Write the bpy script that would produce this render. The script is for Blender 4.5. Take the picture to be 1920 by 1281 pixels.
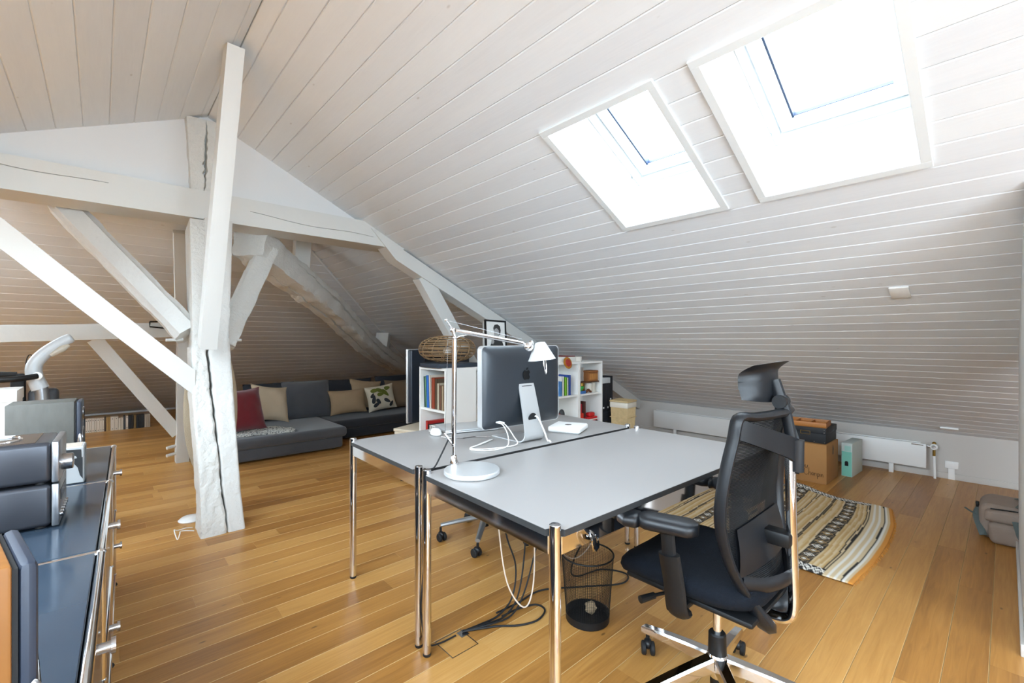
import bpy, bmesh, math, random
from mathutils import Vector, Matrix, noise
random.seed(7)
for o in list(bpy.data.objects): bpy.data.objects.remove(o, do_unlink=True)
sc = bpy.context.scene
COL = sc.collection
PI = math.pi
V = Vector

# ---------------------------------------------------------------- camera, sky, exposure
YAW = math.atan2(770.0, 845.0)
cam_data = bpy.data.cameras.new('camera')
cam_data.sensor_fit = 'HORIZONTAL'; cam_data.sensor_width = 36.0
cam_data.lens = 36.0 * 845.0 / 1920.0
cam_data.clip_start = 0.02
cam = bpy.data.objects.new('camera', cam_data); COL.objects.link(cam)
cam.location = (0, 0, 1.276)
cam.rotation_euler = (PI / 2, 0, -YAW)
sc.camera = cam

world = bpy.data.worlds.new('sky'); sc.world = world; world.use_nodes = True
bg = world.node_tree.nodes['Background']
bg.inputs[0].default_value = (0.81, 0.925, 1.06, 1); bg.inputs[1].default_value = 10.0

sc.view_settings.view_transform = 'Standard'
sc.view_settings.look = 'None'
sc.view_settings.gamma = 1.0
sc.view_settings.use_curve_mapping = False
sc.view_settings.exposure = 1.84
sc.cycles.max_bounces = 9; sc.cycles.diffuse_bounces = 6; sc.cycles.glossy_bounces = 4; sc.cycles.transmission_bounces = 4
sc.cycles.caustics_reflective = False; sc.cycles.caustics_refractive = False
sc.cycles.use_adaptive_sampling = True; sc.cycles.adaptive_threshold = .02; sc.cycles.sample_clamp_indirect = 8.0

# ---------------------------------------------------------------- materials
def lin(c):
    if isinstance(c, str):
        c = c.lstrip('#'); c = [int(c[i:i+2], 16) / 255 for i in (0, 2, 4)]
    return tuple((x / 12.92 if x <= .04045 else ((x + .055) / 1.055) ** 2.4) for x in c) + (1,)
MATS = {}
def mat(name, col, rough=.5, metal=0.0, var=0.0, vscale=6.0, bump=0.0, bscale=60.0, spec=.5, coat=0.0, bdist=.01,
        stretch=(1, 1, 1), col2=None, sheen=0.0, alpha=1.0, emit=None):
    if name in MATS: return MATS[name]
    m = bpy.data.materials.new(name); m.use_nodes = True
    nt = m.node_tree; p = nt.nodes['Principled BSDF']
    base = lin(col)
    p.inputs['Base Color'].default_value = base
    p.inputs['Roughness'].default_value = rough
    p.inputs['Metallic'].default_value = metal
    p.inputs['Specular IOR Level'].default_value = spec
    if coat: p.inputs['Coat Weight'].default_value = coat
    if sheen: p.inputs['Sheen Weight'].default_value = sheen
    tc = nt.nodes.new('ShaderNodeTexCoord'); mp = nt.nodes.new('ShaderNodeMapping')
    mp.inputs['Scale'].default_value = stretch
    nt.links.new(tc.outputs['Object'], mp.inputs['Vector'])
    nz = nt.nodes.new('ShaderNodeTexNoise'); nz.inputs['Scale'].default_value = vscale; nz.inputs['Detail'].default_value = 4
    nt.links.new(mp.outputs[0], nz.inputs['Vector'])
    mix = nt.nodes.new('ShaderNodeMix'); mix.data_type = 'RGBA'
    v = max(var, .02)
    a = tuple(x * (1 - v) for x in base[:3]) + (1,)
    b = lin(col2) if col2 else tuple(min(1, x * (1 + v)) for x in base[:3]) + (1,)
    mix.inputs['A'].default_value = a; mix.inputs['B'].default_value = b
    nt.links.new(nz.outputs['Fac'], mix.inputs['Factor'])
    nt.links.new(mix.outputs['Result'], p.inputs['Base Color'])
    if bump:
        n2 = nt.nodes.new('ShaderNodeTexNoise'); n2.inputs['Scale'].default_value = bscale; n2.inputs['Detail'].default_value = 5
        nt.links.new(mp.outputs[0], n2.inputs['Vector'])
        bp = nt.nodes.new('ShaderNodeBump'); bp.inputs['Strength'].default_value = bump; bp.inputs['Distance'].default_value = bdist
        nt.links.new(n2.outputs['Fac'], bp.inputs['Height']); nt.links.new(bp.outputs['Normal'], p.inputs['Normal'])
    if emit:
        p.inputs['Emission Color'].default_value = lin(emit[0]); p.inputs['Emission Strength'].default_value = emit[1]
    MATS[name] = m
    return m

def plank_mat(name, cols, rough, grain=.35, bump=.12, knots=0.0, knot_col='5a4632', axis=0, tint=.5, coat=0.0, gscale=10.0):
    """boards: tint per board (object random), grain along the board, sparse knots"""
    m = bpy.data.materials.new(name); m.use_nodes = True
    nt = m.node_tree; N = nt.nodes.new; L = nt.links.new
    p = nt.nodes['Principled BSDF']; p.inputs['Roughness'].default_value = rough
    if coat: p.inputs['Coat Weight'].default_value = coat; p.inputs['Coat Roughness'].default_value = .25
    tc = N('ShaderNodeTexCoord'); oi = N('ShaderNodeObjectInfo')
    mul = N('ShaderNodeMath'); mul.operation = 'MULTIPLY'; mul.inputs[1].default_value = 73.0
    L(oi.outputs['Random'], mul.inputs[0])
    comb = N('ShaderNodeCombineXYZ')
    for i in range(3): L(mul.outputs[0], comb.inputs[i])
    add = N('ShaderNodeVectorMath'); add.operation = 'ADD'
    L(tc.outputs['Object'], add.inputs[0]); L(comb.outputs[0], add.inputs[1])
    mp = N('ShaderNodeMapping'); s = [1, 1, 1]; s[axis] = .06; mp.inputs['Scale'].default_value = s
    L(add.outputs[0], mp.inputs['Vector'])
    g = N('ShaderNodeTexNoise'); g.inputs['Scale'].default_value = gscale * 6; g.inputs['Detail'].default_value = 6; g.inputs['Distortion'].default_value = 1.2
    L(mp.outputs[0], g.inputs['Vector'])
    g2 = N('ShaderNodeTexNoise'); g2.inputs['Scale'].default_value = gscale; g2.inputs['Detail'].default_value = 3
    L(mp.outputs[0], g2.inputs['Vector'])
    r1 = N('ShaderNodeValToRGB'); r1.color_ramp.elements[0].color = lin(cols[0]); r1.color_ramp.elements[1].color = lin(cols[-1])
    for i, c in enumerate(cols[1:-1]):
        e = r1.color_ramp.elements.new((i + 1) / (len(cols) - 1)); e.color = lin(c)
    fa = N('ShaderNodeMath'); fa.operation = 'MULTIPLY_ADD'; fa.inputs[1].default_value = tint; fa.inputs[2].default_value = .5 - tint / 2
    L(oi.outputs['Random'], fa.inputs[0])
    fb = N('ShaderNodeMath'); fb.operation = 'MULTIPLY_ADD'; fb.inputs[1].default_value = grain; fb.inputs[2].default_value = -grain / 2
    L(g.outputs['Fac'], fb.inputs[0])
    fc = N('ShaderNodeMath'); fc.operation = 'MULTIPLY_ADD'; fc.inputs[1].default_value = grain; fc.inputs[2].default_value = -grain / 2
    L(g2.outputs['Fac'], fc.inputs[0])
    s1 = N('ShaderNodeMath'); L(fa.outputs[0], s1.inputs[0]); L(fb.outputs[0], s1.inputs[1])
    s2 = N('ShaderNodeMath'); L(s1.outputs[0], s2.inputs[0]); L(fc.outputs[0], s2.inputs[1])
    L(s2.outputs[0], r1.inputs['Fac'])
    out = r1.outputs['Color']
    if knots:
        mk = N('ShaderNodeMapping'); sk = [9, 9, 9]; sk[axis] = 4.0; mk.inputs['Scale'].default_value = sk
        L(add.outputs[0], mk.inputs['Vector'])
        vo = N('ShaderNodeTexVoronoi'); vo.inputs['Scale'].default_value = 1.0
        L(mk.outputs[0], vo.inputs['Vector'])
        kr = N('ShaderNodeValToRGB'); kr.color_ramp.elements[0].position = .03; kr.color_ramp.elements[1].position = .07
        kr.color_ramp.elements[0].color = (knots, knots, knots, 1); kr.color_ramp.elements[1].color = (0, 0, 0, 1)
        L(vo.outputs['Distance'], kr.inputs['Fac'])
        mx = N('ShaderNodeMix'); mx.data_type = 'RGBA'; mx.inputs['B'].default_value = lin(knot_col)
        L(kr.outputs['Color'], mx.inputs['Factor']); L(out, mx.inputs['A']); out = mx.outputs['Result']
    L(out, p.inputs['Base Color'])
    bp = N('ShaderNodeBump'); bp.inputs['Strength'].default_value = bump; bp.inputs['Distance'].default_value = .004
    L(g.outputs['Fac'], bp.inputs['Height']); L(bp.outputs['Normal'], p.inputs['Normal'])
    MATS[name] = m
    return m

M_BOARD = plank_mat('white_board', ['d6d9dd', 'dfe2e5', 'e5e8ea'], .55, grain=.5, bump=.10, knots=.35, knot_col='8a7f70', axis=1, tint=.5)
M_BOARDX = plank_mat('white_board_end', ['d6d9dd', 'dfe2e5', 'e5e8ea'], .55, grain=.5, bump=.10, knots=.35, knot_col='8a7f70', axis=0, tint=.5)
M_OAK = plank_mat('oak_plank', ['845728', 'a77439', 'bf8d4d', 'cfa164'], .36, grain=.55, bump=.10, knots=.7, knot_col='4a2c14', axis=0, tint=.55)
M_GLINT = mat('oak_bevel_highlight', 'c7a470', .5)  # paler chamfer colour paints in the highlight along plank edges
M_PLASTER = mat('white_plaster', 'dbdcdc', .85, var=.02, vscale=3, bump=.04, bscale=40)
M_EAVES = mat('eaves_grey_white', 'c6c1bb', .8, var=.02, vscale=3)  # slightly darker and greyer than the plaster walls
M_WOODW = mat('white_painted_timber', 'd0cfcb', .6, var=.03, vscale=4, bump=.5, bscale=26, bdist=.02, stretch=(1, 1, 1))
M_WOODS = mat('smooth_white_timber', 'd1d1cd', .55, var=.02, vscale=4, bump=.06, bscale=30)
M_ROUGHW = mat('rough_white_timber', 'd5d4cf', .7, var=.06, vscale=9, bump=1.0, bscale=42, bdist=.012)
M_DARKGAP = mat('crack_dark', '2a2622', .9)
M_WHITE = mat('white_lacquer', 'eeeeec', .4)
M_FRAMEW = mat('window_white', 'dfe3e4', .4)
M_LINING = mat('lining_white', 'e0e1e0', .6)
M_GASKET = mat('window_gasket', '2b3a55', .5)
M_CHROME = mat('chrome', 'e6e6e8', .07, metal=1.0, var=.0)
M_ALU = mat('brushed_aluminium', 'cfd1d2', .35, metal=.55)
M_STEEL = mat('satin_steel', 'b9b9bb', .22, metal=1.0)
M_BLACK = mat('black_plastic', '0c0d0f', .48, var=.1, spec=.35)
M_BLACK2 = mat('soft_black_plastic', '101216', .42, var=.1, spec=.4)
M_RUBBER = mat('black_rubber', '101012', .7)
M_DESK = mat('grey_laminate', '969391', .38, var=.02, vscale=3)
M_EDGE = mat('dark_desk_edge', '2c2d2e', .5)
M_CAB = mat('blue_grey_lacquer', '2e3945', .16, var=.02, spec=.3)
M_SEAT = mat('black_seat_fabric', '070c14', .9, var=.4, vscale=40, bump=.3, bscale=300, spec=.2)
M_SOFA = mat('grey_suede', '4b4d52', .9, var=.12, vscale=7, bump=.15, bscale=120, sheen=.3)
M_SOFAB = mat('charcoal_suede', '24262c', .92, var=.12, vscale=7, bump=.15, bscale=120, sheen=.2)
M_CREAM = mat('cream_linen', 'cdbba0', .9, var=.06, vscale=12, bump=.3, bscale=160)
M_BEIGE = mat('beige_linen', '9c8568', .9, var=.06, vscale=12, bump=.3, bscale=160)
M_TAUPE = mat('brown_linen', '74604b', .9, var=.06, vscale=12, bump=.3, bscale=160)
M_RED = mat('wine_red_fabric', '6e0f1c', .85, var=.15, vscale=10, bump=.2, bscale=120, sheen=.4)
M_NAVY = mat('navy_fabric', '23262e', .9, var=.1, vscale=10, bump=.2, bscale=120)
M_IMACB = mat('imac_back', '2b3036', .32, var=.03)
M_GREEN = mat('leaf_green', '5c6420', .9)
M_LEAFD = mat('leaf_dark', '23272c', .9)
M_CARD = mat('cardboard', 'a87a48', .85, var=.06, vscale=10, bump=.08, bscale=90)
M_CARD2 = mat('cardboard_dark_mark', '3b2a1c', .9)
M_BBOX = mat('black_fibreboard', '1b1d22', .6, var=.08)
M_BAMBOO = mat('bamboo_wood', 'b0702e', .5, var=.18, vscale=20, stretch=(1, 8, 8))
M_WALNUT = mat('walnut_veneer', '8a5a2c', .4, var=.25, vscale=14, stretch=(1, 8, 1))
M_MINT = mat('mint_print', '7fc9b6', .6, var=.05)
M_MINTW = mat('mint_box_white', 'c4cfca', .6)
M_WICKER = mat('natural_wicker', 'c8b084', .75, var=.2, vscale=30, bump=.4, bscale=80)
M_RATTAN = mat('rattan_cane', '846a4c', .6, var=.25, vscale=30)
M_LINER = mat('basket_liner', 'd9d3c6', .9, bump=.2, bscale=120)
M_BAG = mat('taupe_canvas', '96877c', .9, var=.08, vscale=12, bump=.25, bscale=150)
M_STRAP = mat('grey_green_webbing', '5c6664', .85, bump=.3, bscale=200)
M_SPKG = mat('grey_speaker_veneer', '55544f', .6, var=.22, vscale=18, stretch=(3, 1, 1))
M_SPKB = mat('slate_blue_baffle', '272e3c', .5, var=.08)
M_HIFI = mat('silver_hifi', '8e9094', .3, metal=.9)
M_HIFID = mat('dark_hifi_shell', '3c3e44', .3, metal=.5)
M_LACE = mat('white_lace', 'c4c6bf', .9, bump=.8, bscale=60, var=.15, vscale=60)
M_CREAMC = mat('cream_lacquer', 'c9bca6', .5)
M_SHELF = mat('white_shelf', 'ecebe7', .5)
M_MESHB = mat('beige_mesh', 'b3a48c', .9, bump=.6, bscale=180, var=.08)
M_GREYP = mat('light_grey_plastic', 'b9bdbf', .35)
M_TUBE = mat('grey_tube', 'a6a8aa', .3, metal=.8)
M_BRASS = mat('brass', '9a7b3c', .3, metal=.9)
M_CABLEW = mat('white_cable', 'e8e8e6', .5)
M_CABLEP = mat('pale_cable', 'cbb8a6', .5)
M_RADI = mat('radiator_enamel', 'e6e6e4', .4)
def colmat(hexc, rough=.6): return mat('plain_' + hexc, hexc, rough, var=.04)

def glass_mat():
    m = bpy.data.materials.new('window_glass'); m.use_nodes = True
    nt = m.node_tree; nt.nodes.clear(); N = nt.nodes.new
    o = N('ShaderNodeOutputMaterial'); t = N('ShaderNodeBsdfTransparent'); g = N('ShaderNodeBsdfGlossy'); g.inputs['Roughness'].default_value = .02
    t.inputs[0].default_value = (.74, .76, .76, 1)
    mx = N('ShaderNodeMixShader'); mx.inputs[0].default_value = .05
    nt.links.new(t.outputs[0], mx.inputs[1]); nt.links.new(g.outputs[0], mx.inputs[2])
    nt.links.new(mx.outputs[0], o.inputs[0]); return m
M_GLASS = glass_mat()

# ---------------------------------------------------------------- mesh helpers
class MB:
    def __init__(s): s.v = []; s.f = []
    def add(s, v, f):
        n = len(s.v); s.v += [V(p) for p in v]; s.f += [tuple(i + n for i in q) for q in f]; return s
    def box(s, x0, x1, y0, y1, z0, z1, bev=0, seg=2):
        if bev <= 0:
            v = [(x, y, z) for z in (z0, z1) for y in (y0, y1) for x in (x0, x1)]
            return s.add(v, [(0, 2, 3, 1), (4, 5, 7, 6), (0, 1, 5, 4), (2, 6, 7, 3), (0, 4, 6, 2), (1, 3, 7, 5)])
        bm = bmesh.new(); bmesh.ops.create_cube(bm, size=1)
        for q in bm.verts: q.co = V(((x0 + x1) / 2 + q.co.x * (x1 - x0), (y0 + y1) / 2 + q.co.y * (y1 - y0), (z0 + z1) / 2 + q.co.z * (z1 - z0)))
        bmesh.ops.bevel(bm, geom=bm.edges[:], offset=bev, segments=seg, profile=.5, affect='EDGES')
        bm.verts.index_update()
        s.add([q.co.copy() for q in bm.verts], [tuple(q.index for q in f.verts) for f in bm.faces]); bm.free(); return s
    def cyl(s, p0, p1, r0, r1=None, n=16, caps=True):
        r1 = r0 if r1 is None else r1
        return s.tube([p0, p1], [r0, r1], n, caps)
    def tube(s, pts, r, n=8, caps=True, closed=False, flat=None):
        """flat=(a,b): elliptical section scale"""
        pts = [V(p) for p in pts]; m = len(pts)
        rr = r if isinstance(r, (list, tuple)) else [r] * m
        T = []
        for i in range(m):
            a = pts[(i - 1) % m] if (closed or i > 0) else pts[i]
            b = pts[(i + 1) % m] if (closed or i < m - 1) else pts[i]
            t = (b - a); T.append(t.normalized() if t.length > 1e-9 else V((0, 0, 1)))
        ref = V((0, 0, 1)) if abs(T[0].z) < .9 else V((1, 0, 0))
        u = T[0].cross(ref).normalized()
        vs = []
        for i in range(m):
            u = (u - T[i] * u.dot(T[i]))
            u = u.normalized() if u.length > 1e-6 else T[i].orthogonal().normalized()
            w = T[i].cross(u)
            fa, fb = flat if flat else (1, 1)
            for k in range(n):
                a = 2 * PI * k / n
                vs.append(pts[i] + u * (math.cos(a) * rr[i] * fa) + w * (math.sin(a) * rr[i] * fb))
        f = []
        for i in range(m if closed else m - 1):
            j = (i + 1) % m
            for k in range(n):
                l = (k + 1) % n
                f.append((i * n + k, i * n + l, j * n + l, j * n + k))
        if caps and not closed:
            f.append(tuple(range(n - 1, -1, -1))); f.append(tuple((m - 1) * n + k for k in range(n)))
        return s.add(vs, f)
    def lathe(s, prof, c=(0, 0, 0), n=24, caps=True):
        c = V(c); vs = []; m = len(prof)
        for r, z in prof:
            for k in range(n):
                a = 2 * PI * k / n; vs.append(c + V((r * math.cos(a), r * math.sin(a), z)))
        f = []
        for i in range(m - 1):
            for k in range(n):
                l = (k + 1) % n; f.append((i * n + k, i * n + l, (i + 1) * n + l, (i + 1) * n + k))
        if caps:
            f.append(tuple(range(n - 1, -1, -1))); f.append(tuple((m - 1) * n + k for k in range(n)))
        return s.add(vs, f)
    def ball(s, c, r, nu=12, nv=8, p=1.0):
        r = (r, r, r) if not isinstance(r, (tuple, list)) else r
        sg = lambda x: (1 if x >= 0 else -1) * abs(x) ** p
        vs = []; c = V(c)
        for i in range(nv + 1):
            ph = -PI / 2 + PI * i / nv
            for k in range(nu):
                th = 2 * PI * k / nu
                vs.append(c + V((r[0] * sg(math.cos(ph)) * sg(math.cos(th)), r[1] * sg(math.cos(ph)) * sg(math.sin(th)), r[2] * sg(math.sin(ph)))))
        f = []
        for i in range(nv):
            for k in range(nu):
                l = (k + 1) % nu; f.append((i * nu + k, i * nu + l, (i + 1) * nu + l, (i + 1) * nu + k))
        return s.add(vs, f)
    def prism(s, poly, d, axis='z', base=0.0):
        """extrude 2D polygon; axis z: (x,y)->z ; x: (y,z)->x ; y: (x,z)->y"""
        n = len(poly); vs = []
        for h in (base, base + d):
            for a, b in poly:
                vs.append((a, b, h) if axis == 'z' else ((h, a, b) if axis == 'x' else (a, h, b)))
        f = [tuple(range(n - 1, -1, -1)), tuple(n + i for i in range(n))]
        for i in range(n):
            j = (i + 1) % n; f.append((i, j, n + j, n + i))
        return s.add(vs, f)
    def grid(s, fn, nu, nv, closed_u=False):
        vs = []; mu = nu if closed_u else nu + 1
        for j in range(nv + 1):
            for i in range(mu): vs.append(fn(i / nu, j / nv))
        f = []
        for j in range(nv):
            for i in range(nu):
                k = (i + 1) % mu
                f.append((j * mu + i, j * mu + k, (j + 1) * mu + k, (j + 1) * mu + i))
        return s.add(vs, f)
    def xf(s, m):
        s.v = [m @ p for p in s.v]; return s
    def mv(s, x, y, z): return s.xf(Matrix.Translation((x, y, z)))
    def rz(s, a): return s.xf(Matrix.Rotation(a, 4, 'Z'))
    def rx(s, a): return s.xf(Matrix.Rotation(a, 4, 'X'))
    def ry(s, a): return s.xf(Matrix.Rotation(a, 4, 'Y'))
    def mesh(s, name, sharp=35):
        me = bpy.data.meshes.new(name); me.from_pydata([tuple(p) for p in s.v], [], s.f); me.update()
        bm = bmesh.new(); bm.from_mesh(me)
        bmesh.ops.recalc_face_normals(bm, faces=bm.faces[:]); bm.to_mesh(me); bm.free()
        if sharp is not None:
            me.shade_smooth(); me.set_sharp_from_angle(angle=math.radians(sharp))
        return me

def smooth(pts, n=6, closed=False):
    pts = [V(p) for p in pts]; m = len(pts); out = []
    rng = range(m if closed else m - 1)
    for i in rng:
        g = lambda k: pts[k % m] if closed else pts[max(0, min(m - 1, k))]
        p0, p1, p2, p3 = g(i - 1), g(i), g(i + 1), g(i + 2)
        for k in range(n):
            t = k / n
            out.append(.5 * ((2 * p1) + (p2 - p0) * t + (2 * p0 - 5 * p1 + 4 * p2 - p3) * t * t + (3 * p1 - p0 - 3 * p2 + p3) * t ** 3))
    if not closed: out.append(pts[-1])
    return out

def obj(name, mb, m, parent=None, label=None, loc=None, rot=None, sharp=35):
    me = mb if isinstance(mb, bpy.types.Mesh) else mb.mesh(name, sharp)
    if m is not None and not me.materials: me.materials.append(m)
    o = bpy.data.objects.new(name, me); COL.objects.link(o)
    if parent: o.parent = parent
    if loc: o.location = loc
    if rot: o.rotation_euler = rot
    if label: o['label'] = label
    return o
def thing(name, label, cat, loc=(0, 0, 0), rz=0.0, group=None):
    o = bpy.data.objects.new(name, None); COL.objects.link(o); o.empty_display_size = .1
    o.location = loc; o.rotation_euler = (0, 0, rz); o['label'] = label; o['category'] = cat
    if group: o['group'] = group
    return o
def tag(o, label, cat, group=None):
    o['label'] = label; o['category'] = cat
    if group: o['group'] = group
    return o
def struct(name, mb, m, label=None, sharp=35):
    o = obj(name, mb, m, None, label, sharp=sharp); o['kind'] = 'structure'; return o
def sempty(name, label=None):
    o = bpy.data.objects.new(name, None); COL.objects.link(o); o['kind'] = 'structure'
    if label: o['label'] = label
    return o
ORD = ['first', 'second', 'third', 'fourth', 'fifth', 'sixth', 'seventh', 'eighth', 'ninth', 'tenth', 'eleventh', 'twelfth', 'thirteenth',
       'fourteenth', 'fifteenth', 'sixteenth', 'seventeenth', 'eighteenth', 'nineteenth', 'twentieth', 'twenty-first', 'twenty-second',
       'twenty-third', 'twenty-fourth', 'twenty-fifth', 'twenty-sixth', 'twenty-seventh', 'twenty-eighth', 'twenty-ninth', 'thirtieth']

# ================================================================ THE ROOM
RX, RZ_ = .595, 2.9795                     # ridge
TH = math.atan(.49); PH = math.atan(.43); HH = math.atan(.465)
cT, cP, cH = math.cos(TH), math.cos(PH), math.cos(HH)
HIPY = (4.956 - RZ_) / .465
YB = -2.3                                  # back wall
def slope_z(x): return 3.271 - .49 * x
def arris_y(x): return (1.685 + .49 * x) / .465
# ---- floor
floor = struct('floor', MB().box(-5.4, 5.9, YB, 10.8, -.08, -.013), mat('floor_underlay', '9a7448', .8), 'honey oak plank floor')
pw = .1225; rows = range(int((YB - .046) / pw), int((10.7 - .046) / pw))
def plank_poly(w, g=.0006, c=.0013, t=.013): return [(g, -t), (g, -c), (g + c, 0), (w - g - c, 0), (w - g, -c), (w - g, -t)]
PP = plank_poly(pw); spare = MB(); npl = 0
hx0, hx1, hy0, hy1 = 1.045, 1.175, 1.502, 1.630   # floor box hatch
for k in rows:
    y0 = .046 + k * pw
    x = -5.4 + random.uniform(-1.2, 0)
    while x < 5.82:
        ln = random.uniform(.95, 2.0); a, b = max(x, -5.4), min(x + ln, 5.84); x += ln
        if b - a < .05: continue
        near = y0 > -.2 and a < 5.8 and b > -.1 - .11 * max(y0, 0)
        if y0 > 5.6: near = near and (b < 1.2 or a < .9) and y0 < 9.0
        if y0 > 5.2 and a > 2.2: near = False
        if y0 > 3.1 and a > 3.2: near = False
        if y0 < .9 and b < .8: near = False
        if near and npl < 298:
            mb = MB().prism([(p, q) for p, q in PP], b - a - .0006, 'x')
            o = obj('plank', mb, M_OAK, floor, loc=(a, y0, 0), sharp=20); npl += 1
            o.data.materials.append(M_GLINT)
            for fc in o.data.polygons:
                if abs(fc.normal.y) > .4 and fc.normal.z > .4: fc.material_index = 1
        else:
            n0 = len(spare.v); spare.prism(PP, b - a - .0006, 'x')
            for i in range(n0, len(spare.v)): spare.v[i] = spare.v[i] + V((a, y0, 0))
o = obj('plank_field', spare, M_OAK, floor, sharp=20); o['kind'] = 'stuff'

# ---- ceilings: backing slab with board children
def board_poly(w, g=.0004, c=.0045, t=.018): return [(g, t), (g, c), (g + c, 0), (w - g - c, 0), (w - g, c), (w - g, t)]
def put_board(par, s0, s1, y0, y1):
    w = s1 - s0
    mb = MB()
    for p, q in (): pass
    poly = board_poly(w); n = len(poly); vs = []
    for yy in (0, y1 - y0): vs += [(p, yy, q) for p, q in poly]
    mb.add(vs, [tuple(range(n)), tuple(range(2 * n - 1, n - 1, -1))] + [(i, (i + 1) % n, n + (i + 1) % n, n + i) for i in range(n)])
    return obj('board', mb, M_BOARD, par, loc=(s0, y0, 0), sharp=20)
def ceiling(name, loc, rot, smax, ya, yb, holes, label):
    """holes: list of (s0,s1,y0,y1) all sharing s0,s1"""
    mb = MB(); t0, t1 = .0185, .07
    if holes:
        e = .021; h0, h1 = holes[0][0] - e, holes[0][1] + e
        mb.box(-.02, h0, ya, yb, t0, t1); mb.box(h1, smax, ya, yb, t0, t1)
        yy = ya
        for h in sorted(holes, key=lambda q: q[2]):
            mb.box(h0, h1, yy, h[2] - e, t0, t1); yy = h[3] + e
        mb.box(h0, h1, yy, yb, t0, t1)
    else: mb.box(-.02, smax, ya, yb, t0, t1)
    o = struct(name, mb, M_WHITE, label); o.location = loc; o.rotation_euler = rot; return o

S0, S1 = (1.785 - RX) / cT, (2.532 - RX) / cT
RWIN = [(S0, S1, 1.065, 1.670), (S0, S1, .240, .836)]
cr = ceiling('ceiling_right', (RX, 0, RZ_), (0, TH, 0), 5.92, YB, 10.9, RWIN, 'sloping white board ceiling with the two skylights')
xs = [RX, .672]
while xs[-1] < 5.84:
    x = xs[-1]
    w = .122 if x < 1.7 else (.122 - (x - 1.7) / 1.3 * .019 if x < 3.0 else .1015)
    xs.append(x + w)
for a, b in zip(xs[:-1], xs[1:]):
    s0, s1 = (a - RX) / cT, (b - RX) / cT
    segs = [(YB, 4.09)]
    if s1 > S0 + .005 and s0 < S1 - .005:
        cut = []; y = YB
        for h in sorted(RWIN, key=lambda q: q[2]):
            # a board only notched by the opening keeps its strip: handled by the wide trim
            cut.append((y, h[2] - .021)); y = h[3] + .021
        cut.append((y, 4.09)); segs = cut
    for y0, y1 in segs: put_board(cr, s0, s1, y0, y1)
    ye = arris_y(a) + .06
    if ye > 4.2: put_board(cr, s0, s1, 4.0905, ye)

LS0, LS1 = (RX + .62) / cP, (RX + 3.0) / cP
ADDED_LWIN = [(LS0, LS1, .25, 2.05), (LS0, LS1, -1.55, .05), (LS0, LS1, -2.75, -1.75), (LS0, LS1, -7.2, -5.2)]  # unseen skylights, added to brighten the room
cl = ceiling('ceiling_left', (RX, 0, RZ_), (0, PH, PI), 6.6, -10.9, -YB, ADDED_LWIN, 'sloping white board ceiling on the left of the ridge')
xs = [RX, .551]
while xs[-1] > -5.3: xs.append(xs[-1] - .1275)
for a, b in zip(xs[:-1], xs[1:]):
    s0, s1 = (RX - a) / cP, (RX - b) / cP
    segs = [(-4.09, -YB)]
    if s1 > LS0 + .005 and s0 < LS1 - .005:
        cut = []; y = -4.09
        for h in sorted(ADDED_LWIN[:3], key=lambda q: q[2]): cut.append((y, h[2] - .021)); y = h[3] + .021
        cut.append((y, -YB)); segs = cut
    for y0, y1 in segs: put_board(cl, s0, s1, y0, y1)
    ye = (2.232 - .43 * a) / .465 + .06
    if ye > 4.2:
        far = [(-ye, -4.0905)]
        if s1 > LS0 + .005 and s0 < LS1 - .005: far = [(-ye, -7.221), (-5.179, -4.0905)] if ye > 7.25 else [(-5.179, -4.0905)]
        for y0, y1 in far: put_board(cl, s0, s1, y0, y1)

_t = []
for yy in (HIPY, 10.7):
    _t.append((yy, (yy - 3.624) / 1.0538 + .06, (2.232 - .465 * yy) / .43 - .06))
ce = struct('ceiling_end', MB().prism([((_t[0][0] - HIPY) / cH, -_t[0][1]), ((_t[1][0] - HIPY) / cH, -_t[1][1]), ((_t[1][0] - HIPY) / cH, -_t[1][2]), ((_t[0][0] - HIPY) / cH, -_t[0][2])], .05, 'z', .0185), M_WHITE,
            'sloping white board ceiling at the far end behind the truss')
ce.location = (0, HIPY, RZ_); ce.rotation_euler = (0, HH, PI / 2)
y = HIPY
while y < 10.64:
    s0, s1 = (y - HIPY) / cH, (y + .145 - HIPY) / cH
    xr = min(5.85, (y + .145 - 3.624) / 1.0538 + .05); xl = max(-5.35, (2.232 - .465 * (y + .145)) / .43 - .05)
    put_board(ce, s0, s1, -xr, -xl); y += .145

# arris trim between right slope and end slope
pa = V((RX + .05, arris_y(RX + .05), slope_z(RX + .05) - .012)); pb = V((5.75, arris_y(5.75), slope_z(5.75) - .012))
tr = struct('trim_1', MB().tube([pa, pb], .014, 4), M_WHITE, 'slim corner strip where the end slope meets the right slope')

# ---- walls
struct('wall_right', MB().prism([(2.75, 0), (4.2, 0), (4.2, slope_z(4.2) + .01), (2.75, slope_z(2.75) + .01)], .11, 'y', -.16), M_PLASTER, 'white plaster wall at the right edge')
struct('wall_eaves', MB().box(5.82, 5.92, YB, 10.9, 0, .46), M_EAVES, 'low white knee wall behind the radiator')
struct('wall_left', MB().box(-5.4, -5.3, YB, 10.9, 0, .60), M_PLASTER, 'low knee wall on the far left')
struct('wall_end', MB().box(-5.4, 5.9, 10.60, 10.70, 0, .06), M_PLASTER, 'low knee wall under the end slope')
zl = lambda x: 2.724 + .43 * x
BW = (-1.7, 1.6, .85, 1.98)                 # unseen gable window behind the viewer, added for daylight
wb = MB(); yb0 = YB - .1
wb.prism([(-5.4, 0), (BW[0], 0), (BW[0], zl(BW[0]) + .02), (-5.4, .42)], .1, 'y', yb0)
wb.prism([(BW[1], 0), (5.9, 0), (5.9, .42), (BW[1], slope_z(BW[1]) + .02)], .1, 'y', yb0)
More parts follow.
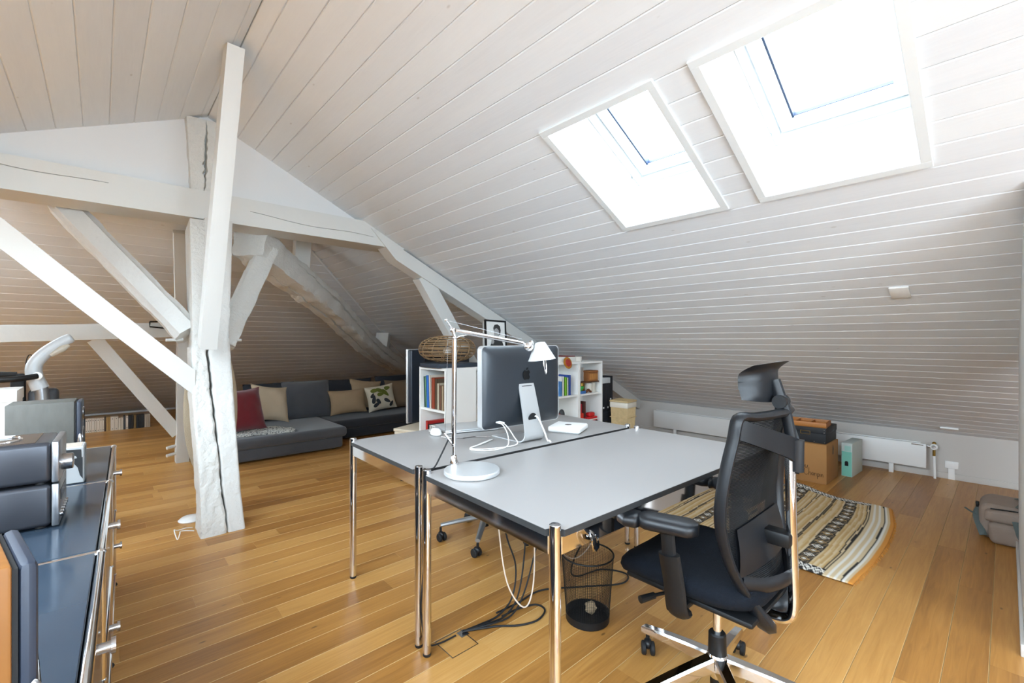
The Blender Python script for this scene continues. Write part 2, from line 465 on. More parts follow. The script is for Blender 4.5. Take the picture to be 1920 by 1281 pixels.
wb.prism([(BW[0], 0), (BW[1], 0), (BW[1], BW[2]), (BW[0], BW[2])], .1, 'y', yb0)
wb.prism([(BW[0], BW[3] - .9), (BW[0] + .01, zl(BW[0]) - .45), (BW[0] + .9, BW[3]), (BW[1], BW[3]), (BW[1], slope_z(BW[1]) + .02), (RX, RZ_ + .02), (BW[0], zl(BW[0]) + .02)], .1, 'y', yb0)
struct('wall_back', wb, M_PLASTER, 'white wall behind the viewer')
w9 = sempty('window_9')
for x in (BW[0] + .03, -1.05, .5, BW[1] - .03): obj('mullion', MB().box(x - .03, x + .03, YB - .07, YB - .02, BW[2], BW[3]), M_FRAMEW, w9)
obj('sill', MB().box(BW[0], BW[1], YB - .1, YB + .08, BW[2] - .03, BW[2], .004), M_FRAMEW, w9)
for x in (BW[0], -1.05, .5): obj('pane', MB().box(x + .03, min(x + 1.52, BW[1] - .03), YB - .05, YB - .044, BW[2], BW[3]), M_GLASS, w9)
ld = bpy.data.lights.new('sky_portal', 'AREA'); ld.shape = 'RECTANGLE'; ld.size = BW[1] - BW[0]; ld.size_y = BW[3] - BW[2]; ld.cycles.is_portal = True
lo = bpy.data.objects.new('sky_portal', ld); COL.objects.link(lo); lo.parent = w9
lo.location = ((BW[0] + BW[1]) / 2, YB - .14, (BW[2] + BW[3]) / 2); lo.rotation_euler = (PI / 2, 0, 0)
struct('wall_gable', MB().prism([(-1.2, 2.22), (2.10, 2.22), (2.13, slope_z(2.13) + .02), (RX, RZ_ + .02), (-1.15, zl(-1.15) + .02)], .06, 'y', 4.085), M_PLASTER,
       'white plaster gable above the tie beam')
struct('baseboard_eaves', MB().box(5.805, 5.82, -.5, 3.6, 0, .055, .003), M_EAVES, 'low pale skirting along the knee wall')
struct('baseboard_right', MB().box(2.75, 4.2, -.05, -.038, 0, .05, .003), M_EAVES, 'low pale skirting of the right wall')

# ---- roof windows (cut right through, the left-slope ones added; sky portals only help the sampler)
def roof_window(n, loc, rot, h, label):
    s0, s1, y0, y1 = h
    w = sempty('window_%d' % n, label); w.location = loc; w.rotation_euler = rot
    L = .37
    for nm, b in (('lining', (s0 - .02, s0, y0 - .02, y1 + .02)), ('lining', (s1, s1 + .02, y0 - .02, y1 + .02)), ('lining', (s0, s1, y0 - .02, y0)), ('lining', (s0, s1, y1, y1 + .02))):
        obj(nm, MB().box(*b, .002, L + .1), M_LINING, w)
    t = .036
    for b in ((s0 - t, s0 + .002, y0 - t, y1 + t), (s1 - .002, s1 + t, y0 - t, y1 + t), (s0, s1, y0 - t, y0 + .002), (s0, s1, y1 - .002, y1 + t)):
        obj('trim', MB().box(*b, -.014, .001, .002, 1), M_FRAMEW, w)
    a = .028
    for b in ((s0, s0 + a, y0, y1), (s1 - a, s1, y0, y1), (s0 + a, s1 - a, y0, y0 + a), (s0 + a, s1 - a, y1 - a, y1)):
        obj('frame', MB().box(*b, L - .04, L + .08, .003, 1), M_FRAMEW, w)
    g = a + .006; b_ = .062
    for b in ((s0 + g, s0 + g + b_, y0 + g, y1 - g), (s1 - g - b_, s1 - g, y0 + g, y1 - g), (s0 + g + b_, s1 - g - b_, y0 + g, y0 + g + b_), (s0 + g + b_, s1 - g - b_, y1 - g - b_, y1 - g)):
        obj('sash', MB().box(*b, L + .0, L + .075, .006, 2), M_FRAMEW, w)
    i = g + b_
    obj('gasket', MB().box(s0 + i, s1 - i, y1 - i - .009, y1 - i, L + .02, L + .06), M_GASKET, w)
    obj('gasket', MB().box(s1 - i - .003, s1 - i, y0 + i, y1 - i, L + .03, L + .05), M_GASKET, w)
    p = obj('pane', MB().box(s0 + i - .01, s1 - i + .01, y0 + i - .01, y1 - i + .01, L + .05, L + .058), M_GLASS, w)
    obj('hinge', MB().cyl((s1 - .10, y1 - .001, L - .06), (s1 - .10, y1 - .012, L - .06), .008, n=10), M_STEEL, w)
    ld = bpy.data.lights.new('sky_portal', 'AREA'); ld.shape = 'RECTANGLE'; ld.size = s1 - s0; ld.size_y = y1 - y0
    ld.cycles.is_portal = True
    lo = bpy.data.objects.new('sky_portal', ld); COL.objects.link(lo); lo.parent = w
    lo.location = ((s0 + s1) / 2, (y0 + y1) / 2, L + .16)
    return w
roof_window(1, (RX, 0, RZ_), (0, TH, 0), RWIN[0], 'left of the two bright skylights in the right slope')
roof_window(2, (RX, 0, RZ_), (0, TH, 0), RWIN[1], 'right of the two bright skylights, cut by the top edge')
for i, h in enumerate(ADDED_LWIN): roof_window(3 + i, (RX, 0, RZ_), (0, PH, PI), h, None)

# ---- timber frame
def timber(name, A, B, w, d, side, label, cat, m=M_WOODW, w1=None, d1=None, rough=.004, segs=24, notches=(), m_sub=5, wob=0.0, seed=0, cap=True, rnd=.08):
    """irregular hewn bar from A to B; side = direction of its width; notches = [(face, t0, t1, pos0, pos1, width, depth)]"""
    A, B = V(A), V(B); ax = (B - A); L = ax.length; ax.normalize()
    u = V(side); u = (u - ax * u.dot(ax)).normalized(); v = ax.cross(u)
    w1 = w if w1 is None else w1; d1 = d if d1 is None else d1
    rings = []
    for i in range(segs + 1):
        t = i / segs; hw = (w + (w1 - w) * t) / 2; hd = (d + (d1 - d) * t) / 2
        c = A.lerp(B, t)
        if wob: c = c + u * (wob * noise.noise(V((t * 2.2, seed, 1)))) + v * (wob * noise.noise(V((t * 2.2, seed, 9))))
        corners = [(-1, -1), (1, -1), (1, 1), (-1, 1)]
        ring = []
        for sidx in range(4):
            p0 = corners[sidx]; p1 = corners[(sidx + 1) % 4]
            ns = [q for q in notches if q[0] == sidx]
            if ns:
                f, t0, t1, q0, q1, wd, dp = ns[0]
                tt = (t - t0) / (t1 - t0)
                act = 0 <= tt <= 1
                pos = q0 + (q1 - q0) * max(0, min(1, tt)) + (.05 * noise.noise(V((t * 14, seed + 3, 4))))
                k = (math.sin(max(0, min(1, tt)) * PI) ** .4 if act else 0) * (.55 + .45 * abs(noise.noise(V((t * 9, seed, 7)))) * 2)
                hwid = wd / 2 * k / (2 * hw if sidx % 2 == 0 else 2 * hd)
                pars = [(0, 0), (pos * .33, 0), (pos * .7, 0), (pos - hwid, 0), (pos - hwid * .3, dp * k), (pos + hwid * .3, dp * k), (pos + hwid, 0), (pos + (1 - pos) * .4, 0), (pos + (1 - pos) * .75, 0)]
            else: pars = [(j / m_sub, 0) for j in range(m_sub)]
            for s_, dep in pars:
                a = p0[0] + (p1[0] - p0[0]) * s_; b = p0[1] + (p1[1] - p0[1]) * s_
                if rnd:                     # soften the corners
                    e = min(s_, 1 - s_)
                    if e < .02: a *= 1 - rnd * .5; b *= 1 - rnd * .5
                p = c + u * (a * hw) + v * (b * hd)
                nx = [(0, -1), (1, 0), (0, 1), (-1, 0)][sidx]
                if rough:
                    q = noise.noise(p * 6 + V((seed, 0, 0))) * 1.2 + noise.noise(p * 22 + V((0, seed, 0))) * .7
                    p = p + (u * nx[0] + v * nx[1]) * (rough * q)
                p = p - (u * nx[0] + v * nx[1]) * dep
                ring.append(p)
        rings.append(ring)
    n = len(rings[0]); mb = MB(); vs = [p for r in rings for p in r]; f = []
    for i in range(segs):
        for k in range(n):
            l = (k + 1) % n; f.append((i * n + k, i * n + l, (i + 1) * n + l, (i + 1) * n + k))
    if cap: f.append(tuple(range(n - 1, -1, -1))); f.append(tuple(segs * n + k for k in range(n)))
    mb.add(vs, f)
    o = obj(name, mb, m, sharp=50)
    if label: tag(o, label, cat)
    return o

# tie beam: sloped ends follow the roof
def tie_beam():
    mb = MB(); n = 60; xl, xr = -1.25, 2.21
    rings = []
    for i in range(n + 1):
        t = i / n; z0, z1 = 2.182, 2.392
        xb = xl + .0 + (2.27 - xl) * t; xt = (xl + .48) + (1.80 - xl - .48) * t
        def P(fr, y, zf):
            x = xb + (xt - xb) * fr; z = z0 + (z1 - z0) * fr
            q = noise.noise(V((x * 3, y * 9, z * 9))) * .006 + noise.noise(V((x * 15, y * 15, z * 15))) * .002
            crk = 0
            return V((x, y + (q if zf == 0 else 0), z + (q * 1.4 if zf == 1 else 0)))
        r = []
        ck = .80 - .5 * t + .05 * math.sin(t * 23)            # wandering shake along the front
        kk = .010 if (.02 < t < .33 or .62 < t < .93) else 0
        for fr in (0, .15, .3): r.append(P(fr * min(1, ck / .35), 4.0, 0))
        r.append(P(ck - .012, 4.0, 0)); e = P(ck, 4.0, 0); e.y += kk * 1.5; r.append(e); r.append(P(ck + .012, 4.0, 0))
        for fr in (.9, 1): r.append(P(max(fr, ck + .02), 4.0, 0))
        for y in (4.1, 4.2): r.append(P(1, y, 2))
        r.append(P(1, 4.30, 2)); r.append(P(.5, 4.31, 2)); r.append(P(0, 4.30, 1))
        for y in (4.2, 4.12, 4.05): r.append(P(0, y, 1))
        rings.append(r)
    m = len(rings[0]); f = []
    for i in range(n):
        for k in range(m):
            l = (k + 1) % m; f.append((i * m + k, i * m + l, (i + 1) * m + l, (i + 1) * m + k))
    f.append(tuple(range(m))); f.append(tuple(n * m + k for k in range(m - 1, -1, -1)))
    mb.add([p for r in rings for p in r], f)
    return tag(obj('tie_beam', mb, M_WOODS, sharp=40), 'long white horizontal tie beam below the plaster gable', 'beam')
tie_beam()
# king post with the split front; leans back towards the beam
def main_post():
    root = thing('king_post', 'thick cracked white oak post standing on the floor', 'post', (.593, 3.62, 0))
    n = 130; H = 2.185
    def build(left):
        rings = []
        top = 1.235 if left else H
        for i in range(n + 1):
            t = i / n; z = top * t; g = z / H
            y0 = 3.50 + .45 * g; y1 = y0 + .24
            xl = .470 - .014 * g + .01 * math.sin(z * 5); xr = .717 - .035 * min(1, z / 1.3) + .055 * max(0, (z - 1.3) / .9)
            if z < .25: xl += .004; xr += .010 * (1 - z / .25)
            cx = .622 - .075 * min(1, z / 1.2) + .010 * noise.noise(V((z * 5, 2, 3))) + .006 * noise.noise(V((z * 19, 2, 3)))
            gap = .0045 + .005 * abs(noise.noise(V((z * 7, 5, 1))))
            if z > .95: gap *= 1.6
            if left: a, b = xl, cx - gap
            else: a, b = cx + gap, xr
            ring = []
            K = 12
            def nz(p, s): return noise.noise(p * 7) * .008 * s + noise.noise(V((p.x * 30, p.y * 30, p.z * 11))) * .007 * s + noise.noise(p * 60) * .002 * s
            for k in range(K + 1):
                p = V((a + (b - a) * k / K, y0, z)); e = 1.0 if left else .35
                p.y -= nz(p, e)
                if k in (0, K): p.y += .006
                ring.append(p)
            for k in range(1, 4):
                p = V((b, y0 + (y1 - y0) * k / 4, z)); p.x += nz(p, .6 if not left else 0); ring.append(p)
            for k in range(4): ring.append(V((b + (a - b) * k / 4, y1, z)))
            for k in range(4):
                p = V((a, y1 + (y0 - y1) * k / 4, z)); p.x -= nz(p, .6 if left else 0); ring.append(p)
            rings.append([p - V((.593, 3.62, 0)) for p in ring])
        m = len(rings[0]); f = []
        for i in range(n):
            for k in range(m):
                l = (k + 1) % m; f.append((i * m + k, i * m + l, (i + 1) * m + l, (i + 1) * m + k))
        f.append(tuple(range(m - 1, -1, -1))); f.append(tuple(n * m + k for k in range(m)))
        mb = MB().add([p for r in rings for p in r], f)
        return mb
    obj('split_half', build(True), M_ROUGHW, root, 'rough hewn shorter half', sharp=60)
    obj('split_half', build(False), M_WOODW, root, 'smoother full-height half', sharp=60)
    # upper rear part of the post, left of the brace
    obj('post_upper', MB().box(-.125, .02, .0, .25, 0, .96, .008).xf(Matrix.Translation((0.0, .14, 1.225)) @ Matrix.Rotation(-.20, 4, 'X')), M_ROUGHW, root)
    mbk = MB().box(-.06, .06, .0, .10, .02, 1.2)
    obj('heartwood', MB().box(-.07, .07, .02, .08, .0, 1.15).rx(-.203).mv(-.01, -.03, .01), M_DARKGAP, root, 'dark wood inside the crack')
    for (x, y, z, dx) in ((-.16, .36, 1.29, -.10), (.14, .34, 1.29, .06)):
        obj('peg', MB().tube([(x, y, z), (x + dx, y - .02, z - .004)], .011, 6), M_WOODS, root)
main_post()
timber('ridge_brace', (.523, 3.60, 1.245), (.558, 2.955, 2.95), .098, .125, (1, 0, 0), 'slanting white brace in front of the post, reaching the ridge', 'beam', M_WOODS, w1=.088, rough=.0018, segs=20, seed=2, rnd=.03)
timber('gable_post', (.562, 4.075, 2.385), (.555, 4.075, 2.93), .155, .10, (1, 0, 0), 'short white post on the gable split by black cracks', 'post', M_ROUGHW, w1=.20, rough=.005, segs=40,
       notches=((0, .02, .999, .55, .64, .028, .07),), seed=4)
def flat_brace():
    # front face is a parallelogram with an upright lower end
    y0, y1 = 3.70, 3.80; k = 3.70 / 3.6
    P = [(.470, 1.079), (.470, .905), (-.935, 2.310), (-.815, 2.364)]
    mb = MB().prism(P, y1 - y0, 'y', y0)
    return tag(obj('left_brace', mb, M_WOODS), 'broad smooth white diagonal brace crossing the left side', 'beam')
flat_brace()
timber('round_brace', (.47, 3.98, 1.33), (-.20, 4.48, 2.24), .19, .17, (0, 1, 0), 'rounded old white brace rising behind the broad smooth one', 'beam', M_WOODW, rough=.008, segs=26, seed=8, rnd=.5)
timber('right_brace', (.67, 4.0, 1.24), (1.08, 4.40, 2.08), .17, .15, (0, 1, 0), 'short rough brace between post and long hip timber', 'beam', M_ROUGHW, rough=.008, segs=26, seed=11, rnd=.15)
timber('hip_timber', (.93, 4.33, 2.12), (4.42, 8.22, .74), .28, .26, (.75, -.66, 0), 'long rough cracked timber slanting down to the sofa corner', 'beam', M_ROUGHW, rough=.022, segs=90, m_sub=7, notches=((0, .02, .6, .3, .6, .035, .06), (1, .1, .9, .3, .6, .03, .06), (2, .05, .95, .6, .4, .035, .06), (3, .2, .97, .45, .6, .035, .06)), seed=14, wob=.07, rnd=.16)
timber('hip_stud', (1.62, 5.26, 1.93), (1.66, 5.30, 2.40), .16, .12, (1, 0, 0), 'small stud on top of the hip timber near the tie beam', 'beam', M_WOODS, rough=.002, segs=6, seed=3, rnd=.03)
timber('hip_stud', (3.62, 7.38, 1.05), (3.72, 7.48, 1.40), .22, .16, (.75, -.66, 0), 'small stud on the hip timber above the sofa corner', 'beam', M_WOODS, rough=.002, segs=6, seed=6, rnd=.03)
# principal rafter under the right slope and its strut
def rafter():
    xa, xb = 1.86, 4.78; mb = MB(); d = .115
    z = lambda x: slope_z(x) - .004
    P = [(xa, z(xa) - .02), (xa + .25, z(xa + .25) - .165), (xb, z(xb) - .13), (xb, z(xb))]
    mb.prism(P, .17, 'y', 3.985)
    return tag(obj('principal_rafter', mb, M_WOODS), 'white rafter running down under the right slope from the tie beam', 'beam')
rafter()
timber('rafter_strut', (2.44, 4.07, 1.95), (3.74, 4.07, 0.0), .13, .15, (0, 1, 0), 'smooth white strut slanting down behind the round wicker lamp', 'post', M_WOODS, rough=.0015, segs=8, seed=9, rnd=.03)
timber('rafter_stud', (3.33, 4.05, 1.05), (3.33, 4.05, 1.53), .11, .10, (1, 0, 0), 'short white stud beside the framed portrait', 'post', M_WOODS, rough=.002, segs=4, seed=1, rnd=.03)
timber('low_rafter', (4.95, 3.66, slope_z(4.95) - .075), (5.80, 3.66, slope_z(5.80) - .075), .14, .13, (0, 1, 0), 'low end of a white rafter meeting the knee wall beside the wicker basket', 'beam', M_WOODS, rough=.002, segs=4, seed=1, rnd=.03)
# far frame on the left
timber('far_post', (.635, 5.92, 0), (.655, 5.92, 2.17), .115, .14, (1, 0, 0), 'slim white post behind the cracked post', 'post', M_WOODS, rough=.004, segs=24, seed=21, wob=.02, rnd=.05)
timber('far_brace', (.60, 5.96, .30), (-.05, 5.96, 1.30), .13, .12, (0, 1, 0), 'white brace slanting from the far rail to the slim post', 'beam', M_WOODS, rough=.002, segs=10, seed=22, rnd=.04)
timber('far_rail', (-2.6, 5.86, 1.25), (.62, 5.90, 1.40), .15, .12, (0, 0, 1), 'horizontal white rail in the far left frame', 'beam', M_WOODS, rough=.003, segs=16, seed=23, rnd=.04)
timber('far_strut', (.62, 5.85, 1.55), (.56, 5.40, 2.34), .10, .10, (1, 0, 0), 'leaning white strut just left of the cracked post', 'beam', M_WOODS, rough=.003, segs=8, seed=24, rnd=.04)
for i, (z, w) in enumerate(((.10, 'upper'), (.02, 'lower'))):
    tag(obj('wooden_peg', MB().cyl((.50, 5.86, z + .07), (.60, 5.90, z + .08), .016, n=8), M_WOODS), '%s wooden peg sticking out of the slim far post foot' % w, 'peg')
tag(obj('iron_bracket', MB().tube([(.36, 5.80, 1.475), (.36, 5.80, 1.425), (.60, 5.84, 1.40)], .008, 6).tube([(.36, 5.80, 1.475), (.60, 5.84, 1.485)], .008, 6), M_BLACK), 'thin black iron bracket on the far rail', 'bracket')
tag(obj('oval_panel', MB().ball((.64, 4.22, .74), (.18, .03, .57), 28, 20), M_MESHB), 'tall oval beige mesh panel hidden behind the cracked post', 'panel')
# small plates on the slope
pl_ = obj('ceiling_plate', MB().box(-.06, .06, -.045, .045, -.012, 0, .003), M_WHITE, loc=(3.473, .423, slope_z(3.473)), rot=(0, TH, 0)); tag(pl_, 'small white blank cover plate in the middle of the slope', 'plate')
pl_ = obj('ceiling_plate', MB().box(-.02, .02, -.06, .06, -.014, 0, .003), M_WHITE, loc=(5.672, .349, slope_z(5.672)), rot=(0, TH, 0)); tag(pl_, 'narrow white cover plate low on the slope above the valve', 'plate')

# ================================================================ DESKS
DROT = math.radians(-1.8)
def desk(name, loc, label):
    t = thing(name, label, 'desk', (loc[0], loc[1], 0), DROT)
    X, Y = 1.47, .72; r = .0175; H = .74
    # top with notched corners
    o = .0175; n = .022
    P = []
    for cx, cy, sx, sy in ((0, 0, -1, -1), (X, 0, 1, -1), (X, Y, 1, 1), (0, Y, -1, 1)):
        a = (cx + sx * o, cy - sy * n); b = (cx - sx * n, cy - sy * n); c = (cx - sx * n, cy + sy * o)
        P += [a, b, c] if (sx * sy) < 0 else [c, b, a]
    # order: start each corner so that the outline runs counter-clockwise
    P = []
    P += [(-o, n), (n * .6, n * .6), (n, -o)]
    P += [(X - n, -o), (X - n * .6, n * .6), (X + o, n)]
    P += [(X + o, Y - n), (X - n * .6, Y - n * .6), (X - n, Y + o)]
    P += [(n, Y + o), (n * .6, Y - n * .6), (-o, Y - n)]
    top = obj('table_top', MB().prism(P, .0012, 'z', H - .0012), M_DESK, t, 'grey laminate surface')
    e = .0006
    obj('edge_band', MB().prism([(x + (e if x > X / 2 else -e), y + (e if y > Y / 2 else -e)) for x, y in P], .019, 'z', H - .0203), M_EDGE, t, 'dark edge')
    for cx in (0, X):
        for cy in (0, Y):
            lg = obj('leg', MB().lathe([(r * .9, .0), (r, .012), (r, H - .004), (r * .96, H + .002), (r * .80, H + .003)], (cx, cy, .012), 20), M_CHROME, t)
            obj('cap', MB().lathe([(0.001, H + .0145), (r * .8, H + .0145), (r * .8, H + .016), (0.001, H + .017)], (cx, cy, 0), 20), M_STEEL, lg)
            obj('foot', MB().lathe([(r * .8, 0), (r * .95, .004), (r * .95, .012)], (cx, cy, 0), 16), M_RUBBER, lg)
    z0, z1 = H - .075, H - .021
    for a in ((r, X - r, -.010, .010), (r, X - r, Y - .010, Y + .010)): obj('rail', MB().box(*a, z0, z1, .002, 1), M_CHROME, t)
    for a in ((-.010, .010, r, Y - r), (X - .010, X + .010, r, Y - r)): obj('rail', MB().box(*a, z0, z1, .002, 1), M_CHROME, t)
    return t
deskA = desk('desk', (.955, .866), 'grey desk with chrome legs nearest the viewer, office chair beside it')
deskB = desk('desk', (.982, 1.656), 'grey desk with chrome legs behind the near one, carrying the computer')
def dA(x, y, z, org=(.955, .866)):
    c, s = math.cos(DROT), math.sin(DROT); return V((org[0] + c * x - s * y, org[1] + s * x + c * y, z))

# ================================================================ OFFICE CHAIR
def castor(par, x, y, ang, m=M_BLACK2):
    c = obj('castor', MB().cyl((0, 0, .055), (0, 0, .085), .008, n=10).ball((0, .006, .042), (.017, .026, .020), 12, 8), m, par, loc=(x, y, 0), rot=(0, 0, ang))
    for sx in (-1, 1):
        obj('wheel', MB().lathe([(.004, -.009), (.022, -.009), (.026, -.006), (.026, .005), (.021, .009), (.004, .009)], n=18).ry(PI / 2).mv(sx * .017, .012, .026), M_RUBBER, c)
    return c
def office_chair():
    cx, cy = 1.61, .689
    t = thing('office_chair', 'black mesh office chair with headrest and chrome star base in front of the desk', 'chair', (cx, cy, 0))
    L = lambda x, y, z: (x - cx, y - cy, z)
    R = .315
    for i in range(5):
        a = math.radians(81 + 72 * i)
        mb = MB(); n = 10; vs = []
        for k in range(n + 1):
            s = k / n; rr = .03 + (R + .012 - .03) * s
            zt = .170 - .055 * s - .012 * s * s; hh = .046 - .022 * s; w = .021 - .004 * s
            for dx, dz in ((-w, -hh), (w, -hh), (w * 1.0, -.008), (w * .75, 0), (-w * .75, 0), (-w, -.008)):
                vs.append((rr, dx, zt + dz))
        f = []
        for k in range(n):
            for q in range(6):
                l = (q + 1) % 6; f.append((k * 6 + q, k * 6 + l, k * 6 + 6 + l, k * 6 + 6 + q))
        f += [tuple(range(5, -1, -1)), tuple(n * 6 + q for q in range(6))]
        mb.add(vs, f).rz(a)
        obj('base_arm', mb, M_CHROME, t, sharp=30)
        castor(t, math.cos(a) * (R - .008), math.sin(a) * (R - .008), a + .8 + i)
    obj('base_hub', MB().lathe([(.026, .095), (.032, .11), (.034, .172), (.03, .178)], n=24), M_CHROME, t)
    obj('column_sleeve', MB().lathe([(.030, .165), (.031, .17), (.029, .245), (.025, .25)], n=24), M_BLACK, t)
    obj('gas_column', MB().cyl((0, 0, .245), (0, 0, .36), .0145, n=18), M_CHROME, t)
    obj('column_foot', MB().cyl((0, 0, .03), (0, 0, .10), .024, n=18), M_BLACK, t)
    # mechanism
    mb = MB().add([(-.07, -.10, .44), (.07, -.10, .44), (.07, .16, .44), (-.07, .16, .44), (-.045, -.07, .345), (.045, -.07, .345), (.05, .05, .345), (-.05, .05, .345)],
                  [(0, 1, 2, 3), (4, 7, 6, 5), (0, 4, 5, 1), (1, 5, 6, 2), (2, 6, 7, 3), (3, 7, 4, 0)])
    obj('mechanism', mb, M_BLACK, t)
    obj('seat_pan', MB().box(-.205, .205, -.19, .24, .428, .448, .009), M_BLACK, t)
    # seat cushion
    def seat(u, v):
        a = 2 * PI * u
        return None
    mb = MB(); NU, NV = 40, 9
    prof = [(0.0, 0, .45), (.75, 0, .447), (.97, 0, .455), (1.0, 0, .474), (.985, 0, .494), (.93, 0, .507), (.8, 0, .513), (.5, 0, .508), (.0, 0, .503)]
    def seat_pt(i, j):
        k, _, z = prof[j]; a = 2 * PI * i / NU
        ca, sa = math.cos(a), math.sin(a)
        e = .42
        x = .245 * (abs(ca) ** e) * (1 if ca >= 0 else -1); y = .245 * (abs(sa) ** e) * (1 if sa >= 0 else -1)
        x *= (1.0 - .06 * (y / .245) ** 2) if y < 0 else 1
        y = y * 1.0 + .045
        x *= k; y = .045 + (y - .045) * k
        dz = -.030 * max(0, (y - .16) / .13) ** 2 + .012 * max(0, (-y - .08) / .12) + .012 * (abs(x) / .24) ** 2
        return V((x, y, z + dz))
    vs = [seat_pt(i, j) for j in range(len(prof)) for i in range(NU)]
    f = [(j * NU + i, j * NU + (i + 1) % NU, (j + 1) * NU + (i + 1) % NU, (j + 1) * NU + i) for j in range(len(prof) - 1) for i in range(NU)]
    obj('seat', mb.add(vs, f), M_SEAT, t, 'black fabric seat', sharp=60)
    obj('lever', MB().tube([(-.05, .06, .405), (-.20, .13, .40)], .006, 8).tube([(-.20, .13, .40), (-.255, .15, .398)], [.011, .013], 10), M_BLACK, t)
    # arms
    for sx in (-1, 1):
        px = sx * .268
        ap = obj('arm_post', MB().tube(smooth([(px * .82, .02, .405), (px * .90, .02, .41), (px * .95, .02, .43), (px * .97, .025, .50), (px * 1.02, .035, .60)], 4), .027, 12, flat=(1.35, .72)), M_BLACK, t)
        obj('arm_shaft', MB().tube([(px * 1.01, .035, .58), (px * 1.03, .04, .675)], .02, 10, flat=(1.2, .75)), M_BLACK, ap)
        obj('bracket', MB().box(min(0, px), max(0, px), .0, .05, .412, .432, .006), M_BLACK, ap)
        rot = .30 if sx < 0 else -.05
        pm = Matrix.Translation((px * 1.03, .075, .69)) @ Matrix.Rotation(rot, 4, 'Z')
        def pad(y0, y1, w0, w1, h):
            mb = MB(); n = 12; vs = []; K = 14
            for k in range(n + 1):
                s = k / n; yy = y0 + (y1 - y0) * s
                e = min(1, min(s, 1 - s) * 6 + .15) ** .5
                w = (w0 + (w1 - w0) * s) * e
                for q in range(K):
                    a = 2 * PI * q / K; c_, s_ = math.cos(a), math.sin(a)
                    vs.append(V((w * (abs(c_) ** .6) * (1 if c_ > 0 else -1), yy, h * (abs(s_) ** .8) * (1 if s_ > 0 else -1) * (.55 + .45 * e))))
            f = [(k * K + q, k * K + (q + 1) % K, (k + 1) * K + (q + 1) % K, (k + 1) * K + q) for k in range(n) for q in range(K)]
            f += [tuple(range(K - 1, -1, -1)), tuple(n * K + q for q in range(K))]
            return mb.add(vs, f).xf(pm)
        obj('arm_pad', pad(-.125, .062, .050, .044, .024), M_BLACK2, ap, sharp=60)
        obj('arm_pad', pad(.050, .128, .042, .050, .022).xf(Matrix.Translation((0, 0, -.004))), M_BLACK2, ap, sharp=60)
    # back
    Zs = [.42, .50, .58, .66, .74, .82, .90, .98, 1.045]
    HW = [.115, .165, .205, .232, .245, .243, .230, .212, .197]
    SY = [-.185, -.160, -.135, -.120, -.113, -.117, -.126, -.138, -.147]   # side rails (y)
    def itp(T, z):
        for i in range(len(Zs) - 1):
            if z <= Zs[i + 1]:
                s = (z - Zs[i]) / (Zs[i + 1] - Zs[i]); return T[i] + (T[i + 1] - T[i]) * s
        return T[-1]
    left = [(-itp(HW, z), itp(SY, z), z) for z in Zs]; right = [(-x, y, z) for x, y, z in left]
    topb = [(-.197 + .394 * k / 8, -.147 - .058 * (1 - (1 - k / 4) ** 2), 1.045 + .004 * (1 - (1 - k / 4) ** 2)) for k in range(9)]
    fr = smooth(left[1:] + topb[1:-1] + right[::-1][:-1], 4)
    fr_mb = MB().tube(fr, .020, 8, flat=(1.15, .7))
    for sx in (-1, 1):
        pts = smooth([(sx * .165, -.160, .50), (sx * .115, -.185, .425), (sx * .07, -.165, .40), (sx * .04, -.09, .40)], 5)
        fr_mb.tube(pts, [.016 + .016 * math.sin(PI * i / (len(pts) - 1)) for i in range(len(pts))], 8, flat=(1.3, .8))
    obj('back_frame', fr_mb, M_BLACK2, t, sharp=60)
    mesh = MB(); zz = .53
    def back_y(x, z):
        hw = itp(HW, z); return itp(SY, z) - .050 * (1 - (x / hw) ** 2) * (0.4 + .6 * min(1, abs(z - .70) / .3))
    while zz < 1.035:
        hw = itp(HW, zz) - .006; pts = [(hw * (-1 + 2 * k / 8), back_y(hw * (-1 + 2 * k / 8), zz), zz) for k in range(9)]
        mesh.tube(pts, .0020, 4, caps=False); zz += .0046
    o = obj('back_mesh', mesh, M_BLACK, t, 'fine horizontal black mesh'); o['kind'] = 'stuff'
    lum = MB().grid(lambda u, v: V(((-.20 + .40 * u) * (1 - .12 * v), back_y((-.20 + .40 * u) * .95, .57 + .12 * v) - .010 - .006 * math.sin(PI * v), .565 + .135 * v + .012 * math.sin(PI * u))), 16, 6)
    lum2 = MB().grid(lambda u, v: V(((-.20 + .40 * u) * (1 - .12 * v), back_y((-.20 + .40 * u) * .95, .57 + .12 * v) - .004, .565 + .135 * v + .012 * math.sin(PI * u))), 16, 6)
    obj('lumbar_panel', lum.add(lum2.v, lum2.f), M_BLACK2, t, sharp=60)
    obj('lumbar_knob', MB().box(-.028, .028, -.235, -.150, .625, .672, .010), M_BLACK, t)
    # lower back cross piece joining the frame to the spine
    obj('back_bridge', MB().tube(smooth([(-.185, -.150, .545), (-.10, -.19, .525), (0, -.225, .53), (.10, -.19, .525), (.185, -.150, .545)], 4), .019, 8, flat=(.55, 1.3)), M_BLACK2, t, sharp=60)
    # chrome spine: J tube
    sp = smooth([(0, .02, .405), (0, -.08, .395), (.006, -.17, .385), (.012, -.215, .392), (.016, -.232, .425), (.018, -.232, .52), (.02, -.226, .70), (.02, -.222, .93)], 7)
    obj('spine', MB().tube(sp, .0185, 14, flat=(1.3, .85)), M_CHROME, t)
